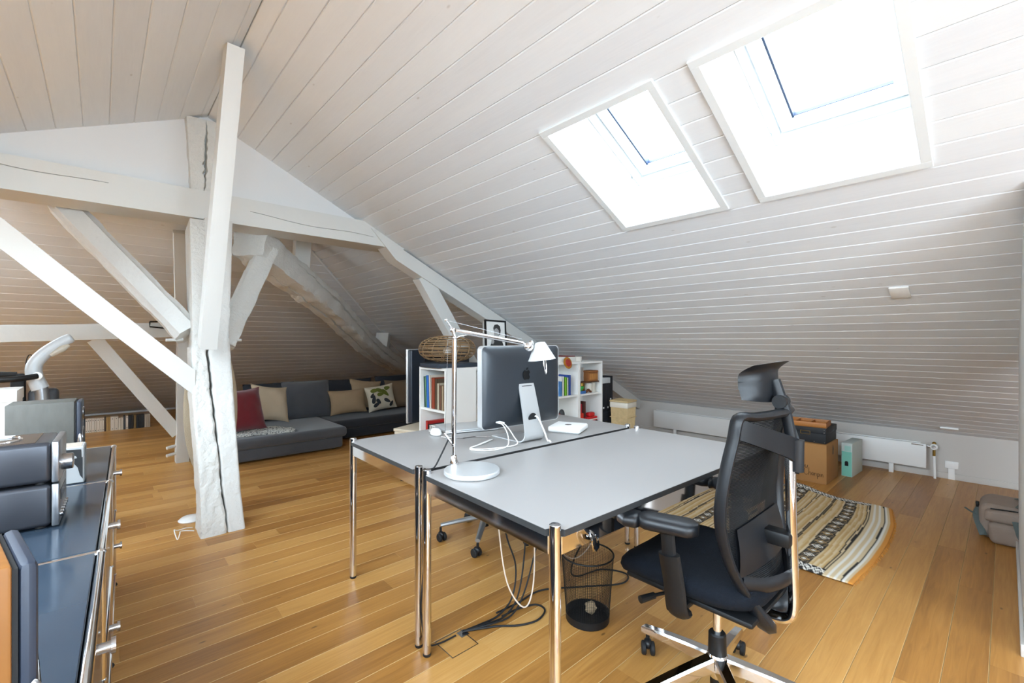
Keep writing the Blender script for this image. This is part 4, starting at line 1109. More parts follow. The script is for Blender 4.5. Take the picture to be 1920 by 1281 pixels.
# ================================================================ BINDERS ALONG THE FAR KNEE WALL
x = -.30; k = 0
cols = ['cdbfae', '23262b', '1a1d24', '2b2f36', 'd2c6b6', 'd2c6b6', 'd0c4b3', 'd2c6b6', 'cfc2b0', 'd2c6b6', 'cfc2b0', 'd2c6b6', '4a3a2c', 'b08f58', 'a5834e', 'd2c6b6', 'd0c4b3', 'c9bba7', 'c9bba7', '3a3c40', 'd2c6b6', '1a1b1e', '241f1c', '7a6038', '1d1e22', '23211f', '2b2a2a', 'a89a88', 'a89a88', 'a89a88']
wid = [.035, .03, .04, .03, .022, .022, .022, .026, .026, .03, .026, .022, .02, .02, .026, .042, .042, .028, .028, .024, .03, .03, .03, .028, .03, .03, .035, .022, .022, .022]
for c, w in zip(cols, wid):
    pale = c in ('d2c6b6', 'd0c4b3', 'cdbfae', 'cfc2b0')
    kind = 'pale' if pale or c in ('c9bba7', 'a89a88') else ('ochre' if c in ('b08f58', 'a5834e', '7a6038') else 'dark')
    h = .192 if c not in ('c9bba7',) else .172
    t = thing('binder', '%s spine, %s from the left in the floor row under the far slope' % (kind, ORD[k]), 'binder', (x + w / 2, 8.62, 0), 0, 'binders on the floor under the far slope')
    obj('cover', MB().box(-w / 2 + .001, w / 2 - .001, 0, .14, 0, h, .0015, 1), colmat(c, .7), t)
    if pale:
        for z, r in ((.025, .005), (h - .025, .006)):
            obj('ring', MB().lathe([(.001, 0), (r, 0), (r, .0015), (.001, .0015)], n=12).rx(PI / 2).mv(0, 0, z), M_RUBBER, t)
    x += w; k += 1

# ================================================================ SOFA AND CUSHIONS
def cushion_block(x0, x1, y0, y1, z0, z1, r=.05, seg=5): return MB().box(x0, x1, y0, y1, z0, z1, r, seg)
def sofa():
    t = thing('corner_sofa', 'low dark grey corner sofa with chaise under the far slope', 'sofa', (2.2, 5.9, 0))
    P = lambda b: b.mv(-2.2, -5.9, 0)
    obj('chaise_base', P(MB().box(.80, 2.13, 5.32, 6.62, .02, .165, .03, 4)), M_SOFA, t)
    obj('chaise_seat', P(MB().box(.78, 2.17, 5.28, 6.50, .150, .268, .045, 5)), M_SOFA, t)
    obj('sofa_base', P(MB().box(2.14, 3.75, 5.76, 6.62, .02, .150, .03, 4)), M_SOFAB, t)
    obj('sofa_seat', P(MB().box(2.15, 3.77, 5.72, 6.50, .140, .262, .045, 5)), M_SOFAB, t)
    obj('backrest', P(MB().box(.80, 3.75, 6.46, 6.68, .05, .50, .05, 4)), M_SOFAB, t)
    for x in (.9, 2.05, 3.6):
        for y in (5.42, 6.5):
            if x == 3.6 and y < 5.8: y = 5.85
            obj('foot', P(MB().cyl((x, y, 0), (x, y, .03), .02, n=10)), M_BLACK, t)
sofa()
def pillow_mb(w, h, th, seed=0, pinch=.10, n=22):
    def side(sg):
        def fn(u, v):
            a, b = u * 2 - 1, v * 2 - 1
            x = w / 2 * a * (1 - pinch * (1 - b * b) * abs(a) ** 2); z = h / 2 * b * (1 - pinch * (1 - a * a) * abs(b) ** 2)
            k = max(0, (1 - abs(a) ** 2.6)) ** .6 * max(0, (1 - abs(b) ** 2.6)) ** .6
            wr = .10 * noise.noise(V((a * 2.2 + seed, b * 2.2, sg))) + .05 * noise.noise(V((a * 6 + seed, b * 6, sg)))
            return V((x, sg * th / 2 * k * (1 + wr), z))
        return fn
    m = MB().grid(side(-1), n, n); q = MB().grid(side(1), n, n); m.add(q.v, q.f); return m
def pillow(name, loc, w, h, th, rz, tilt, m, label, roll=0, seed=0, cat='cushion', pinch=.10):
    t = thing(name, label, cat, loc, rz)
    mb = pillow_mb(w, h, th, seed, pinch)
    mt = Matrix.Rotation(-tilt, 4, 'X') @ Matrix.Rotation(roll, 4, 'Y')
    mb.xf(mt); dz = -min(p.z for p in mb.v); mb.mv(0, 0, dz)
    c = obj('cover', mb, m, t, sharp=70)
    a_ = (mt @ V((-w / 2, 0, h / 2))) + V((0, 0, dz)); b_ = (mt @ V((w / 2, 0, h / 2))) + V((0, 0, dz))
    obj('seam', MB().tube([a_.lerp(b_, k / 10) + V((0, 0, -.5 * pinch * h * (1 - (2 * k / 10 - 1) ** 2))) for k in range(11)], .004, 6), m, t)
    return t, mt, dz
zs_ = .272
pillow('back_cushion', (2.02, 6.26, zs_), .60, .50, .20, -.05, .32, M_SOFA, 'large square grey back cushion in the middle of the sofa', seed=1, pinch=.03)
pillow('back_cushion', (1.60, 6.33, zs_), .62, .48, .16, .1, .22, M_NAVY, 'dark back cushion behind the cream pillow', seed=2, pinch=.03)
pillow('back_cushion', (2.66, 6.36, zs_), .66, .48, .18, 0, .30, M_NAVY, 'dark back cushion behind the two beige pillows', seed=3, pinch=.03)
pillow('back_cushion', (3.36, 6.36, zs_), .62, .50, .18, 0, .30, M_NAVY, 'dark back cushion at the right end behind the leaf pillow', seed=3, pinch=.03)
pillow('throw_pillow', (1.15, 5.74, zs_), .50, .50, .22, .30, .35, M_RED, 'wine red pillow leaning beside the cracked post', seed=5)
pillow('throw_pillow', (1.52, 6.04, zs_), .46, .46, .20, .35, .40, M_CREAM, 'cream pillow between the red pillow and the big grey cushion', seed=6, roll=.2)
pillow('throw_pillow', (2.52, 6.14, zs_), .50, .34, .17, -.12, .28, M_BEIGE, 'beige pillow in front, left of the leaf pattern pillow', seed=7, roll=-.04)
pillow('throw_pillow', (2.84, 6.30, zs_), .48, .42, .15, .0, .25, M_BEIGE, 'beige pillow behind, its corners showing above the front one', seed=8, roll=.15)
pillow('throw_pillow', (3.36, 6.22, zs_), .46, .44, .16, -.1, .28, M_TAUPE, 'brown pillow at the right end of the sofa', seed=9)
lp, lm, ldz = pillow('throw_pillow', (2.98, 6.08, zs_), .42, .36, .15, -.15, .30, mat('leaf_pillow_linen', 'c3baa6', .9, bump=.2, bscale=150), 'white pillow printed with green and black leaves', seed=10, roll=-.12, pinch=.08)
def leaf(cx, cz, l, w, a, m):
    pts = []
    for k in range(12):
        s = 2 * PI * k / 12; x = math.cos(s) * l / 2; z = math.sin(s) * w / 2 * (1 - .35 * math.cos(s))
        pts.append((cx + x * math.cos(a) - z * math.sin(a), cz + x * math.sin(a) + z * math.cos(a)))
    mb = MB(); n = len(pts); vs = []
    for ax, az in pts + [(cx, cz)]:
        a_, b_ = ax / .21, az / .18
        k = max(0, 1 - abs(a_) ** 2.6) ** .6 * max(0, 1 - abs(b_) ** 2.6) ** .6
        vs.append(lm @ V((ax * .96, -.075 * k * 1.10 - .009, az * .96)) + V((0, 0, ldz)))
    mb.add(vs, [(i, (i + 1) % n, n) for i in range(n)]); return obj('leaf_print', mb, m, lp)
for a in ((-.09, .11, .13, .06, .1), (-.02, .10, .12, .06, -.5), (.05, .05, .14, .06, -.9), (.10, .12, .10, .06, .2), (-.02, .04, .11, .055, .1)): leaf(*a, M_GREEN)
for a in ((-.13, -.02, .13, .05, 1.3), (-.07, -.06, .09, .05, -1.0), (-.10, -.10, .11, .05, .5), (.06, -.07, .11, .05, -.6), (.12, -.12, .09, .045, .9), (-.14, .04, .08, .04, 1.0)): leaf(*a, M_LEAFD)
# lace blanket
mb = MB().grid(lambda u, v: V((-.42 + .84 * u + .05 * math.sin(v * 5), -.24 + .46 * v + .05 * math.sin(u * 4), .016 + .012 * noise.noise(V((u * 6, v * 5, 0))) + .006 * math.sin(u * 30) * math.sin(v * 22) - .03 * max(0, (.1 - v)) * 4)), 40, 26)
q = MB().grid(lambda u, v: V((-.42 + .84 * u + .05 * math.sin(v * 5), -.24 + .46 * v + .05 * math.sin(u * 4), .002)), 40, 26); mb.add(q.v, q.f)
lb = tag(obj('lace_blanket', mb, None, loc=(1.16, 5.60, .2685), sharp=70), 'folded white lace blanket on the chaise below the red pillow', 'blanket')
def lace_mat():
    m = bpy.data.materials.new('lace_net'); m.use_nodes = True; nt = m.node_tree; p = nt.nodes['Principled BSDF']; p.inputs['Roughness'].default_value = .9
    tc = nt.nodes.new('ShaderNodeTexCoord'); vo = nt.nodes.new('ShaderNodeTexVoronoi'); vo.feature = 'DISTANCE_TO_EDGE'; vo.inputs['Scale'].default_value = 38
    nt.links.new(tc.outputs['Object'], vo.inputs['Vector'])
    r = nt.nodes.new('ShaderNodeValToRGB'); r.color_ramp.elements[0].position = .12; r.color_ramp.elements[1].position = .22
    r.color_ramp.elements[0].color = lin('c6c8c2'); r.color_ramp.elements[1].color = lin('585a5c')
    nt.links.new(vo.outputs['Distance'], r.inputs[0]); nt.links.new(r.outputs[0], p.inputs['Base Color']); return m
lb.data.materials.append(lace_mat())

# ================================================================ TELEVISION ON LOW CABINET
ta = math.radians(21)
t = thing('low_cabinet', 'low cream cabinet behind the desks, under the television', 'cabinet', (2.52, 3.79, 0), ta)
obj('body', MB().box(-.52, .52, -.16, .16, .04, .46, .003), M_CREAMC, t); obj('top', MB().box(-.53, .53, -.17, .17, .46, .485, .003), M_CREAMC, t)
for x in (-.26, .26):
    d = obj('door', MB().box(x - .25, x + .25, .16, .176, .06, .45, .003), M_CREAMC, t); obj('knob', MB().ball((x, .185, .3), .012, 10, 8), M_STEEL, d)
obj('plinth', MB().box(-.48, .48, -.13, .13, 0, .04), M_BLACK, t)
t = thing('television', 'flat television seen from behind, left of the wicker lamp', 'television', (2.50, 3.80, .4855), ta)
obj('foot', MB().lathe([(.001, 0), (.13, 0), (.13, .008), (.02, .02), (.018, .07)], n=28).xf(Matrix.Diagonal((1.4, .8, 1, 1))), M_BLACK, t)
obj('back_shell', MB().box(-.485, .485, -.035, .012, .055, .715, .012, 3), mat('tv_back', '1c2430', .4), t)
obj('bezel', MB().box(-.49, .49, .010, .030, .05, .72, .005, 2), M_ALU, t)
obj('screen', MB().box(-.465, .465, .028, .032, .075, .70), M_BLACK, t)
obj('vent', MB().box(-.3, .3, -.037, -.03, .60, .64), M_RUBBER, t)

# ================================================================ BOOKCASES
def bookcase(name, loc, rz, w, d, h, shelves, label):
    # front faces local -y, origin at the front left floor corner
    t = thing(name, label, 'bookcase', loc, rz); p = .018
    obj('side_panel', MB().box(0, p, 0, d, 0, h), M_SHELF, t); obj('side_panel', MB().box(w - p, w, 0, d, 0, h), M_SHELF, t)
    obj('top_panel', MB().box(p, w - p, 0, d, h - .020, h - .0005), M_SHELF, t)
    for z in shelves: obj('shelf', MB().box(p, w - p, .004, d - .01, z - .018, z), M_SHELF, t)
    obj('plinth', MB().box(p, w - p, .02, .035, 0, .045), M_SHELF, t)
    obj('back_panel', MB().box(p, w - p, d - .008, d - .002, .03, h - .02), M_SHELF, t)
    return t
SH = (.065, .365, .715); BH = 1.06
bookcase('bookcase', (2.022, 3.402, 0), -PI / 2, .40, .305, BH, SH, 'narrow white bookcase facing the sofa, its plain end towards the desks')
bookcase('bookcase', (2.335, 3.045, 0), 0, .60, .28, BH, SH, 'white bookcase holding a white binder, mostly behind the computer')
bookcase('bookcase', (2.937, 3.045, 0), 0, .80, .28, BH, SH, 'wide white bookcase right of the computer with green and blue books')
bookcase('bookcase', (3.739, 3.045, 0), 0, .405, .28, BH, SH, 'narrow white bookcase at the right end with red toys')
def book(x, y, z, th, h, d, col, label, facing='-y', lean=0.0, name='book'):
    """th thickness along the shelf, spine towards facing"""
    t = thing(name, label, 'book', (x, y, z), 0 if facing == '-y' else -PI / 2)
    c = colmat(col, .6); mt = Matrix.Rotation(lean, 4, 'Y')
    mb = MB().box(-th / 2, -th / 2 + .0025, 0, d, 0, h).box(th / 2 - .0025, th / 2, 0, d, 0, h).box(-th / 2, th / 2, 0, .0025, 0, h)
    mb.xf(mt); dz = -min(p.z for p in mb.v); obj('cover', mb.mv(0, 0, dz), c, t)
    pg = MB().box(-th / 2 + .003, th / 2 - .003, .003, d - .004, .004, h - .004).xf(mt); obj('pages', pg.mv(0, 0, dz), colmat('d8d0be', .9), t)
    return t
# narrow bookcase facing -x : spines towards -x, along y (far to near)
yy = 3.370
for th0, h, c, lab, ln in ((.012, .262, '1f4a40', 'thin dark green book leaning at the far end, upper shelf of the narrow bookcase', .05), (.014, .258, '6d9a72', 'thin light green book beside the dark green one, upper shelf', .05),
                          (.030, .272, '2767b8', 'bright blue book leaning in the narrow bookcase', .05), (.018, .276, 'd6cdbd', 'white book between the blue and the patterned one', .05),
                          (.040, .258, '8a3a22', 'thick red and brown patterned book in the narrow bookcase', 0), (.020, .25, '5a4a3a', 'brown patterned book right of the red one', 0),
                          (.026, .215, 'b3a690', 'shorter beige book in front part of the upper shelf', 0), (.020, .20, '6b4a3a', 'brown book near the plain end of the bookcase', 0), (.024, .20, 'a08a70', 'tan book nearest the plain end panel', 0)):
    th = th0 * 1.3; book(2.045, yy - th / 2 - (.012 if ln else 0), .7155, th, h, .20, c, lab, '-x', -ln); yy -= th + .003 + (.016 if lab.startswith('white book between') else 0)
yy = 3.335
for th, h, c, lab in ((.034, .235, 'b0221e', 'red binder on the lower shelf of the narrow bookcase'), (.014, .21, '26282b', 'thin black book right of the red binder'), (.032, .205, 'b8b6b0', 'grey file beside the thin black book'), (.022, .205, 'd5d4d0', 'white file on the lower shelf of the narrow bookcase'), (.044, .19, 'b9c6d4', 'pale blue box file on the lower shelf')):
    book(2.045, yy - th / 2, .3655, th, h, .20, c, lab, '-x'); yy -= th + .004
# white ring binder in the second bookcase
t = thing('ring_binder', 'tall white ring binder in the bookcase beside the plain white end panel', 'binder', (2.435, 3.055, .7155))
obj('cover', MB().box(-.055, .055, 0, .22, 0, .30, .003), M_WHITE, t); obj('finger_hole', MB().lathe([(.001, 0), (.012, 0), (.012, .002), (.001, .002)], n=16).rx(PI / 2).mv(.01, .0, .09), M_RUBBER, t)
obj('spine_print', MB().box(-.002, .004, -.001, .0, .13, .24), M_STEEL, t)
# wide bookcase, visible right part
for x, th, h, c, lab in ((3.475, .030, .15, '4c7fb5', 'small blue book behind the edge of the computer'), (3.508, .030, .20, 'd9d8d2', 'white book right of the small blue one'), (3.548, .036, .19, '77b32c', 'bright green book in the wide bookcase'), (3.580, .022, .185, 'cfd6c8', 'pale book between the green and the blue one'), (3.612, .034, .21, '2d4a96', 'dark blue and red book in the wide bookcase')):
    book(x, 3.07, .7155, th, h, .16, c, lab)
t = thing('hanging_plate', 'round red and gold ornament at the top edge of the wide bookcase', 'ornament', (3.53, 3.032, 1.0), 0)
obj('disc', MB().lathe([(.001, 0), (.058, .002), (.062, .008), (.05, .012), (.001, .010)], n=28).rx(PI / 2 - .25).mv(0, 0, .055), mat('ornament_gold', 'b87a2a', .4, var=.3, vscale=60, metal=.4), t)
obj('centre', MB().lathe([(.001, .010), (.04, .012), (.038, .016), (.001, .018)], n=24).rx(PI / 2 - .25).mv(0, 0, .055), mat('ornament_red', 'a03028', .5, var=.3, vscale=90), t)
t = thing('toy_figure', 'small black and red toy on a white box, lower shelf of wide bookcase', 'toy', (3.52, 3.10, .465))
obj('body', MB().ball((0, 0, .06), (.035, .03, .05), 14, 10), colmat('3a3c3e'), t); obj('base', MB().lathe([(.04, 0), (.06, .006), (.05, .025), (.03, .03)], n=18), colmat('a8412e'), t); obj('arm', MB().tube([(-.03, 0, .06), (-.07, -.01, .03)], .012, 8), colmat('a8412e'), t)
tag(obj('white_carton', MB().box(3.42, 3.68, 3.07, 3.30, .3655, .4645, .003), colmat('dedcd4')), 'white carton under the toy figure in the wide bookcase', 'box')
tag(obj('blue_game_box', MB().box(3.38, 3.70, 3.02, 3.069, .3655, .40, .003).box(3.64, 3.70, 3.018, 3.02, .3655, .42), colmat('3f64a8')), 'flat blue and white game box in the wide bookcase', 'box')
# right narrow bookcase
for x, th, h, c, lab in ((3.80, .022, .225, 'd8cfae', 'cream book at the left of the right end bookcase'), (3.826, .022, .235, 'c9bd92', 'yellowish book beside the cream one'), (3.857, .026, .205, 'dcd8d0', 'white book left of the wooden chest'), (3.887, .022, .20, 'c9c4bc', 'pale grey book just behind the wooden chest'), (3.913, .020, .205, 'd6d2c8', 'off-white book half hidden by the wooden chest')):
    book(x, 3.13, .7155, th, h + .07, .14, c, lab)
t = thing('wooden_chest', 'small carved wooden chest in the right end bookcase', 'chest', (3.995, 3.10, .842))
obj('body', MB().box(-.08, .08, -.045, .05, 0, .095, .004), mat('carved_wood', '8f5a2e', .6, var=.3, vscale=50), t); obj('lid', MB().box(-.083, .083, -.048, .053, .096, .116, .004), MATS['carved_wood'], t)
for k in range(6): obj('carved_bar', MB().box(-.065 + k * .024, -.055 + k * .024, -.0485, -.044, .018, .08), colmat('c08a4a'), t)
tag(obj('chest_board', MB().box(3.76, 4.10, 3.06, 3.2, .829, .8415), colmat('5a3a22')), 'dark brown board carrying the small wooden chest', 'board')
for xx, mm, lab, r, h in ((3.865, M_BRASS, 'brass tin under the dark board in the right bookcase', .034, .11), (3.985, colmat('d9d4c8'), 'white painted mug under the wooden chest', .042, .10), (4.06, colmat('cfc9bb'), 'pale patterned jar at the right side panel', .035, .105)):
    tag(obj('tin' if 'tin' in lab else ('mug' if 'mug' in lab else 'jar'), MB().lathe([(.001, 0), (r, 0), (r * 1.05, h * .1), (r, h), (r * .85, h), (r * .8, h * .1), (.001, h * .1)], (xx, 3.12, .7155), 22), mm), lab, 'tin' if 'tin' in lab else ('mug' if 'mug' in lab else 'jar'))
tag(obj('green_bowl', MB().lathe([(.02, 0), (.045, .03), (.048, .05), (.04, .05), (.015, .01)], (3.80, 3.09, .744), 22), colmat('3fa648')), 'small green bowl in the right end bookcase', 'bowl')
tag(obj('blue_notebook', MB().box(3.765, 3.865, 3.055, 3.075, .7155, .7435, .002), colmat('3d6fb0')), 'small blue notebook under the green bowl', 'notebook')
tag(obj('brown_carving', MB().tube(smooth([(3.89, 3.075, .725), (3.92, 3.07, .75), (3.945, 3.07, .735), (3.97, 3.072, .725)], 4), .012, 8), colmat('6a3c22')), 'small brown carved animal in front of the brass tin', 'figurine')
for x0, x1, y0, z0, z1, c, lab in ((3.765, 3.85, 3.10, .3655, .60, 'b3202c', 'tall red box at the left of the lower right shelf'), (3.86, 3.885, 3.12, .3655, .59, '7a1f2a', 'dark red album beside the tall red box'), (3.890, 3.93, 3.11, .3655, .62, '4a2620', 'dark brown album in the lower right shelf')):
    tag(obj('red_box' if 'box' in lab else 'album', MB().box(x0, x1, y0, 3.28, z0, z1, .003), colmat(c)), lab, 'box' if 'box' in lab else 'album')
tag(obj('red_bag', MB().box(3.762, 3.83, 3.055, 3.095, .3655, .51, .012, 3), colmat('d8321e')), 'bright red gift bag at the front of the lower right shelf', 'bag')
tag(obj('white_card', MB().box(3.79, 3.81, 3.096, 3.099, .53, .57), M_WHITE), 'tiny white card above the bright red bag', 'card')
tc_ = thing('toy_car', 'red toy car on the lower shelf of the right end bookcase', 'toy', (3.995, 3.10, .3655), 0)
obj('body', MB().box(-.09, .09, -.035, .035, .03, .085, .012, 3), colmat('c81f24', .35), tc_); obj('cabin', MB().box(-.05, .05, -.03, .03, .085, .13, .014, 3), colmat('c81f24', .35), tc_)
for x in (-.055, .055):
    for y in (-.036, .036): obj('wheel', MB().cyl((x, y - .008, .022), (x, y + .008, .022), .022, n=14), M_RUBBER, tc_)
obj('stripe', MB().box(-.091, .091, -.0365, -.034, .05, .062), colmat('e8e4d8'), tc_)
tag(obj('picture_card', MB().box(3.935, 3.965, 3.16, 3.165, .3655, .58), colmat('9a8f84')), 'grey picture card standing behind the toy car', 'card')
# on top of the bookcases
t = thing('game_carton', 'flat white game box with dark red lid on top of the wide bookcase', 'box', (3.62, 3.17, BH), 0)
obj('tray', MB().box(-.19, .19, -.10, .12, 0, .055, .003), colmat('dedad2'), t); obj('lid', MB().box(-.05, .09, -.095, .115, .0552, .066, .002), colmat('6a2424'), t); obj('end_label', MB().box(.1, .16, -.1015, -.0995, .01, .05), colmat('efece4'), t)
tag(obj('dark_flat_box', MB().box(1.99, 2.40, 3.05, 3.34, BH, BH + .034, .003), mat('navy_box', '2a3440', .5)), 'flat dark blue box under the round wicker lamp', 'box')
t = thing('framed_portrait', 'framed black and white portrait leaning on the rafter above the computer', 'picture', (2.73, 3.20, BH), math.radians(-4))
tm = Matrix.Rotation(-.10, 4, 'X') @ Matrix.Rotation(.03, 4, 'Y')
w_, h_ = .245, .42
for b in ((-w_ / 2, w_ / 2, 0, .016), (-w_ / 2, w_ / 2, h_ - .016, h_), (-w_ / 2, -w_ / 2 + .014, .016, h_ - .016), (w_ / 2 - .014, w_ / 2, .016, h_ - .016)):
    obj('frame_bar', MB().box(b[0], b[1], 0, .018, b[2], b[3]).xf(tm), M_BLACK, t)
obj('print', MB().box(-w_ / 2 + .01, w_ / 2 - .01, .008, .014, .01, h_ - .01).xf(tm), mat('print_paper', 'd5d5d2', .5), t)
def fig(pts, m, y): return obj('portrait', MB().prism(pts, .001, 'y', y).xf(tm), m, t)
fig([(-.085, .13), (-.06, .19), (-.03, .235), (.0, .25), (.04, .24), (.075, .215), (.095, .16), (.10, .06), (-.06, .06)], mat('portrait_dark', '2a2a2b', .6), .0065)
fig([(-.012, .25), (-.022, .29), (-.015, .33), (.005, .345), (.03, .34), (.042, .31), (.038, .27), (.02, .245)], mat('portrait_skin', '9b9a98', .6), .0055)
fig([(-.022, .315), (-.028, .345), (-.012, .375), (.02, .382), (.05, .365), (.058, .325), (.05, .28), (.04, .285), (.036, .325), (.012, .345), (-.01, .335)], MATS['portrait_dark'], .0045)
fig([(-.06, .20), (-.05, .235), (-.03, .24), (-.02, .215), (-.035, .19)], MATS['portrait_skin'], .0050)
def wicker_lamp():
    t = thing('wicker_lamp', 'round openwork rattan lamp standing on the narrow bookcase', 'lamp', (2.175, 3.20, BH + .0345))
    a, b, zc = .236, .112, .118
    for k in range(15):
        s = -.93 + 1.86 * k / 14; r = a * math.sqrt(max(.02, 1 - abs(s) ** 2.4)); z = zc + b * s
        ph = random.random() * 6
        obj('cane_ring', MB().tube([(r * (1 + .01 * math.sin(3 * q + ph)) * math.cos(q), r * math.sin(q), z + .004 * math.sin(2 * q + ph)) for q in [2 * PI * i / 36 for i in range(36)]], 0.0042, 5, closed=True), M_RATTAN, t)
    for k in range(14):
        q = 2 * PI * k / 14; pts = []
        for i in range(13):
            s = -.95 + 1.9 * i / 12; r = a * math.sqrt(max(.02, 1 - abs(s) ** 2.4)) * 1.015
            pts.append((r * math.cos(q + .12 * s), r * math.sin(q + .12 * s), zc + b * s))
        obj('cane_rib', MB().tube(pts, .0038, 5), M_RATTAN, t)
    obj('base', MB().lathe([(.001, 0), (.075, 0), (.07, .012), (.02, .02), (.018, .06)], n=24), mat('lamp_dark_wood', '3a3028', .5), t)
    obj('bulb', MB().ball((0, 0, .10), .035, 14, 10), M_WHITE, t)
wicker_lamp()
# black boxes and basket right of the bookcases
def file_box(x, y, z, w, d, h, label, rz=0):
    t = thing('magazine_file', label, 'file box', (x, y, z), rz)
    obj('case', MB().box(-w / 2, w / 2, 0, d, 0, h, .002), M_BBOX, t)
    obj('finger_hole', MB().lathe([(.001, 0), (.011, 0), (.012, .002), (.001, .002)], n=16).rx(PI / 2).mv(0, 0, .045), M_WHITE, t)
t = thing('storage_box', 'black storage box with label holder at the bottom beside the bookcase', 'box', (4.235, 3.05, 0))
obj('body', MB().box(-.085, .095, 0, .24, 0, .46, .003), M_BBOX, t); obj('lid', MB().box(-.089, .099, -.004, .244, .42, .482, .003), M_BBOX, t)
obj('label_frame', MB().box(-.04, .035, -.006, -.003, .33, .375), M_STEEL, t); obj('label_card', MB().box(-.035, .03, -.008, -.005, .335, .37), M_BBOX, t)
file_box(4.185, 3.06, .4825, .078, .22, .32, 'black magazine file next to the bookcase side, left of the pair')
file_box(4.266, 3.06, .4825, .078, .22, .32, 'black magazine file right of the pair beside the bookcase')
file_box(4.375, 3.10, .565, .085, .20, .31, 'taller black magazine file standing behind the wicker basket')
tag(obj('file_plinth', MB().box(4.335, 4.42, 3.09, 3.30, 0, .564, .003), M_BBOX), 'tall black box under the single magazine file', 'box')
tag(obj('silver_tray', MB().box(4.145, 4.30, 3.05, 3.27, .8035, .865, .003), M_GREYP), 'light grey paper tray on top of the magazine files', 'tray')
def basket():
    t = thing('laundry_basket', 'woven wicker basket with white liner and lid near the knee wall', 'basket', (4.31, 2.885, 0), math.radians(6))
    def taper(z): return .080 + .022 * z / .62
    mb = MB()
    for k in range(4):
        for i in range(20):
            s = -1 + 2 * i / 20 + .05
            def pt(z):
                w = taper(z); p = [(s * w, -w), (w, s * w), (-s * w, w), (-w, -s * w)][k]; return (p[0], p[1], z)
            mb.tube([pt(0), pt(.58)], .0052, 6)
    o = obj('woven_wall', mb, M_WICKER, t); o['kind'] = 'stuff'
    for z in (.22, .44): 
        w = taper(z) + .008; obj('band', MB().tube([(-w, -w, z), (w, -w, z), (w, w, z), (-w, w, z)], .006, 6, closed=True), M_WICKER, t)
    w = taper(.58) + .008; obj('liner', MB().box(-w, w, -w, w, .545, .605, .008), M_LINER, t)
    lid = obj('lid', MB().box(-w - .004, w + .004, -w - .004, w + .004, .606, .622, .006), M_WICKER, t)
    for i in range(15): obj('lid_cane', MB().tube([(-w, -w + 2 * w * (i + .5) / 15, .623), (w, -w + 2 * w * (i + .5) / 15, .623)], .0045, 5), M_WICKER, lid)
basket()
tag(obj('paper_roll', MB().tube([(4.56, 2.98, 0), (4.58, 3.0, .50)], [.03, .035], 12), M_CARD), 'brown paper roll leaning behind the wicker basket', 'paper')

# ================================================================ RADIATOR AND BOXES
t = thing('radiator', 'long low white panel radiator on the knee wall', 'radiator', (5.70, 1.91, 0))
obj('front_panel', MB().box(-.012, .008, -1.405, 1.405, .092, .318, .005, 2), M_RADI, t); obj('rear_panel', MB().box(.060, .075, -1.36, 1.405, .10, .32, .004), M_RADI, t)
obj('top_grille', MB().box(.008, .06, -1.36, 1.40, .305, .312), M_GREYP, t)
for y in (-1.15, 0, 1.1): obj('bracket_leg', MB().box(.0, .03, y - .018, y + .018, 0, .10, .003), M_RADI, t)
obj('name_plate', MB().box(-.0135, -.0115, -1.385, -1.30, .300, .309), M_STEEL, t)
v = obj('valve', MB().cyl((.03, -1.405, .295), (.03, -1.445, .295), .010, n=12), M_STEEL, t)
obj('thermostat_head', MB().lathe([(.012, 0), (.026, .004), (.028, .03), (.022, .036), (.001, .037)], n=20).ry(-PI / 2).mv(.045, -1.455, .295), M_WHITE, v)
obj('thermostat_cap', MB().lathe([(.017, 0), (.016, .003), (.001, .004)], n=20).ry(-PI / 2).mv(.008, -1.455, .295), M_STEEL, v)
obj('valve_body', MB().cyl((.035, -1.455, .27), (.035, -1.455, .21), .011, n=12).ball((.04, -1.455, .325), .016, 10, 8), M_BRASS, v)
obj('pipe', MB().tube([(.035, -1.455, .215), (.04, -1.46, 0)], .010, 12), M_WHITE, t)
t = thing('wall_socket', 'white wall socket with trunking low on the knee wall', 'socket', (5.82, .342, 0))
obj('plate', MB().box(-.010, -.0005, -.046, .046, .10, .165, .003), M_WHITE, t); obj('insert', MB().box(-.0125, -.009, -.022, .022, .115, .15, .002), M_WHITE, t); obj('trunking', MB().box(-.0165, -.0155 + .001, -.022, .022, .0, .10), M_WHITE, t)
def hand(t, y0, z0, strokes, sc_, x, nm='handwriting'):
    mb = MB()
    for s in strokes: mb.tube(smooth([(x, y0 - a * sc_, z0 + b * sc_) for a, b in s], 3), .0016, 4)
    obj(nm, mb, M_CARD2, t)
t = thing('cardboard_box', 'brown moving carton with handwriting on the floor by the radiator', 'box', (4.755, 1.075, 0))
W_, D_, H_ = .41, .405, .352          # W along +y, D along +x
obj('body', MB().box(0, D_, 0, W_, 0, H_, .003), M_CARD, t)
obj('flap_line', MB().box(0.0, D_, W_ / 2 - .001, W_ / 2 + .001, H_, H_ + .0008), M_CARD2, t)
B_ = [[(0, 1), (.05, .5), (0, 0)], [(0, 1), (.4, .9), (.1, .55), (.5, .3), (0, 0)]]
word1 = [[(0, .9), (-.02, .4), (0, 0)], [(0, .95), (.3, .85), (.05, .5), (.4, .25), (0, 0)], [(.5, .45), (.52, .1), (.68, .1), (.72, .45), (.74, .05)], [(.85, .4), (.86, .05), (.87, .3), (1.0, .42)], [(1.1, .2), (1.3, .3), (1.2, .42), (1.08, .2), (1.3, .05)], [(1.6, .38), (1.45, .4), (1.4, .15), (1.58, .1), (1.62, .4), (1.66, .05)], [(1.75, .42), (1.76, .12), (1.92, .1), (1.98, .42), (2.0, .05)]]
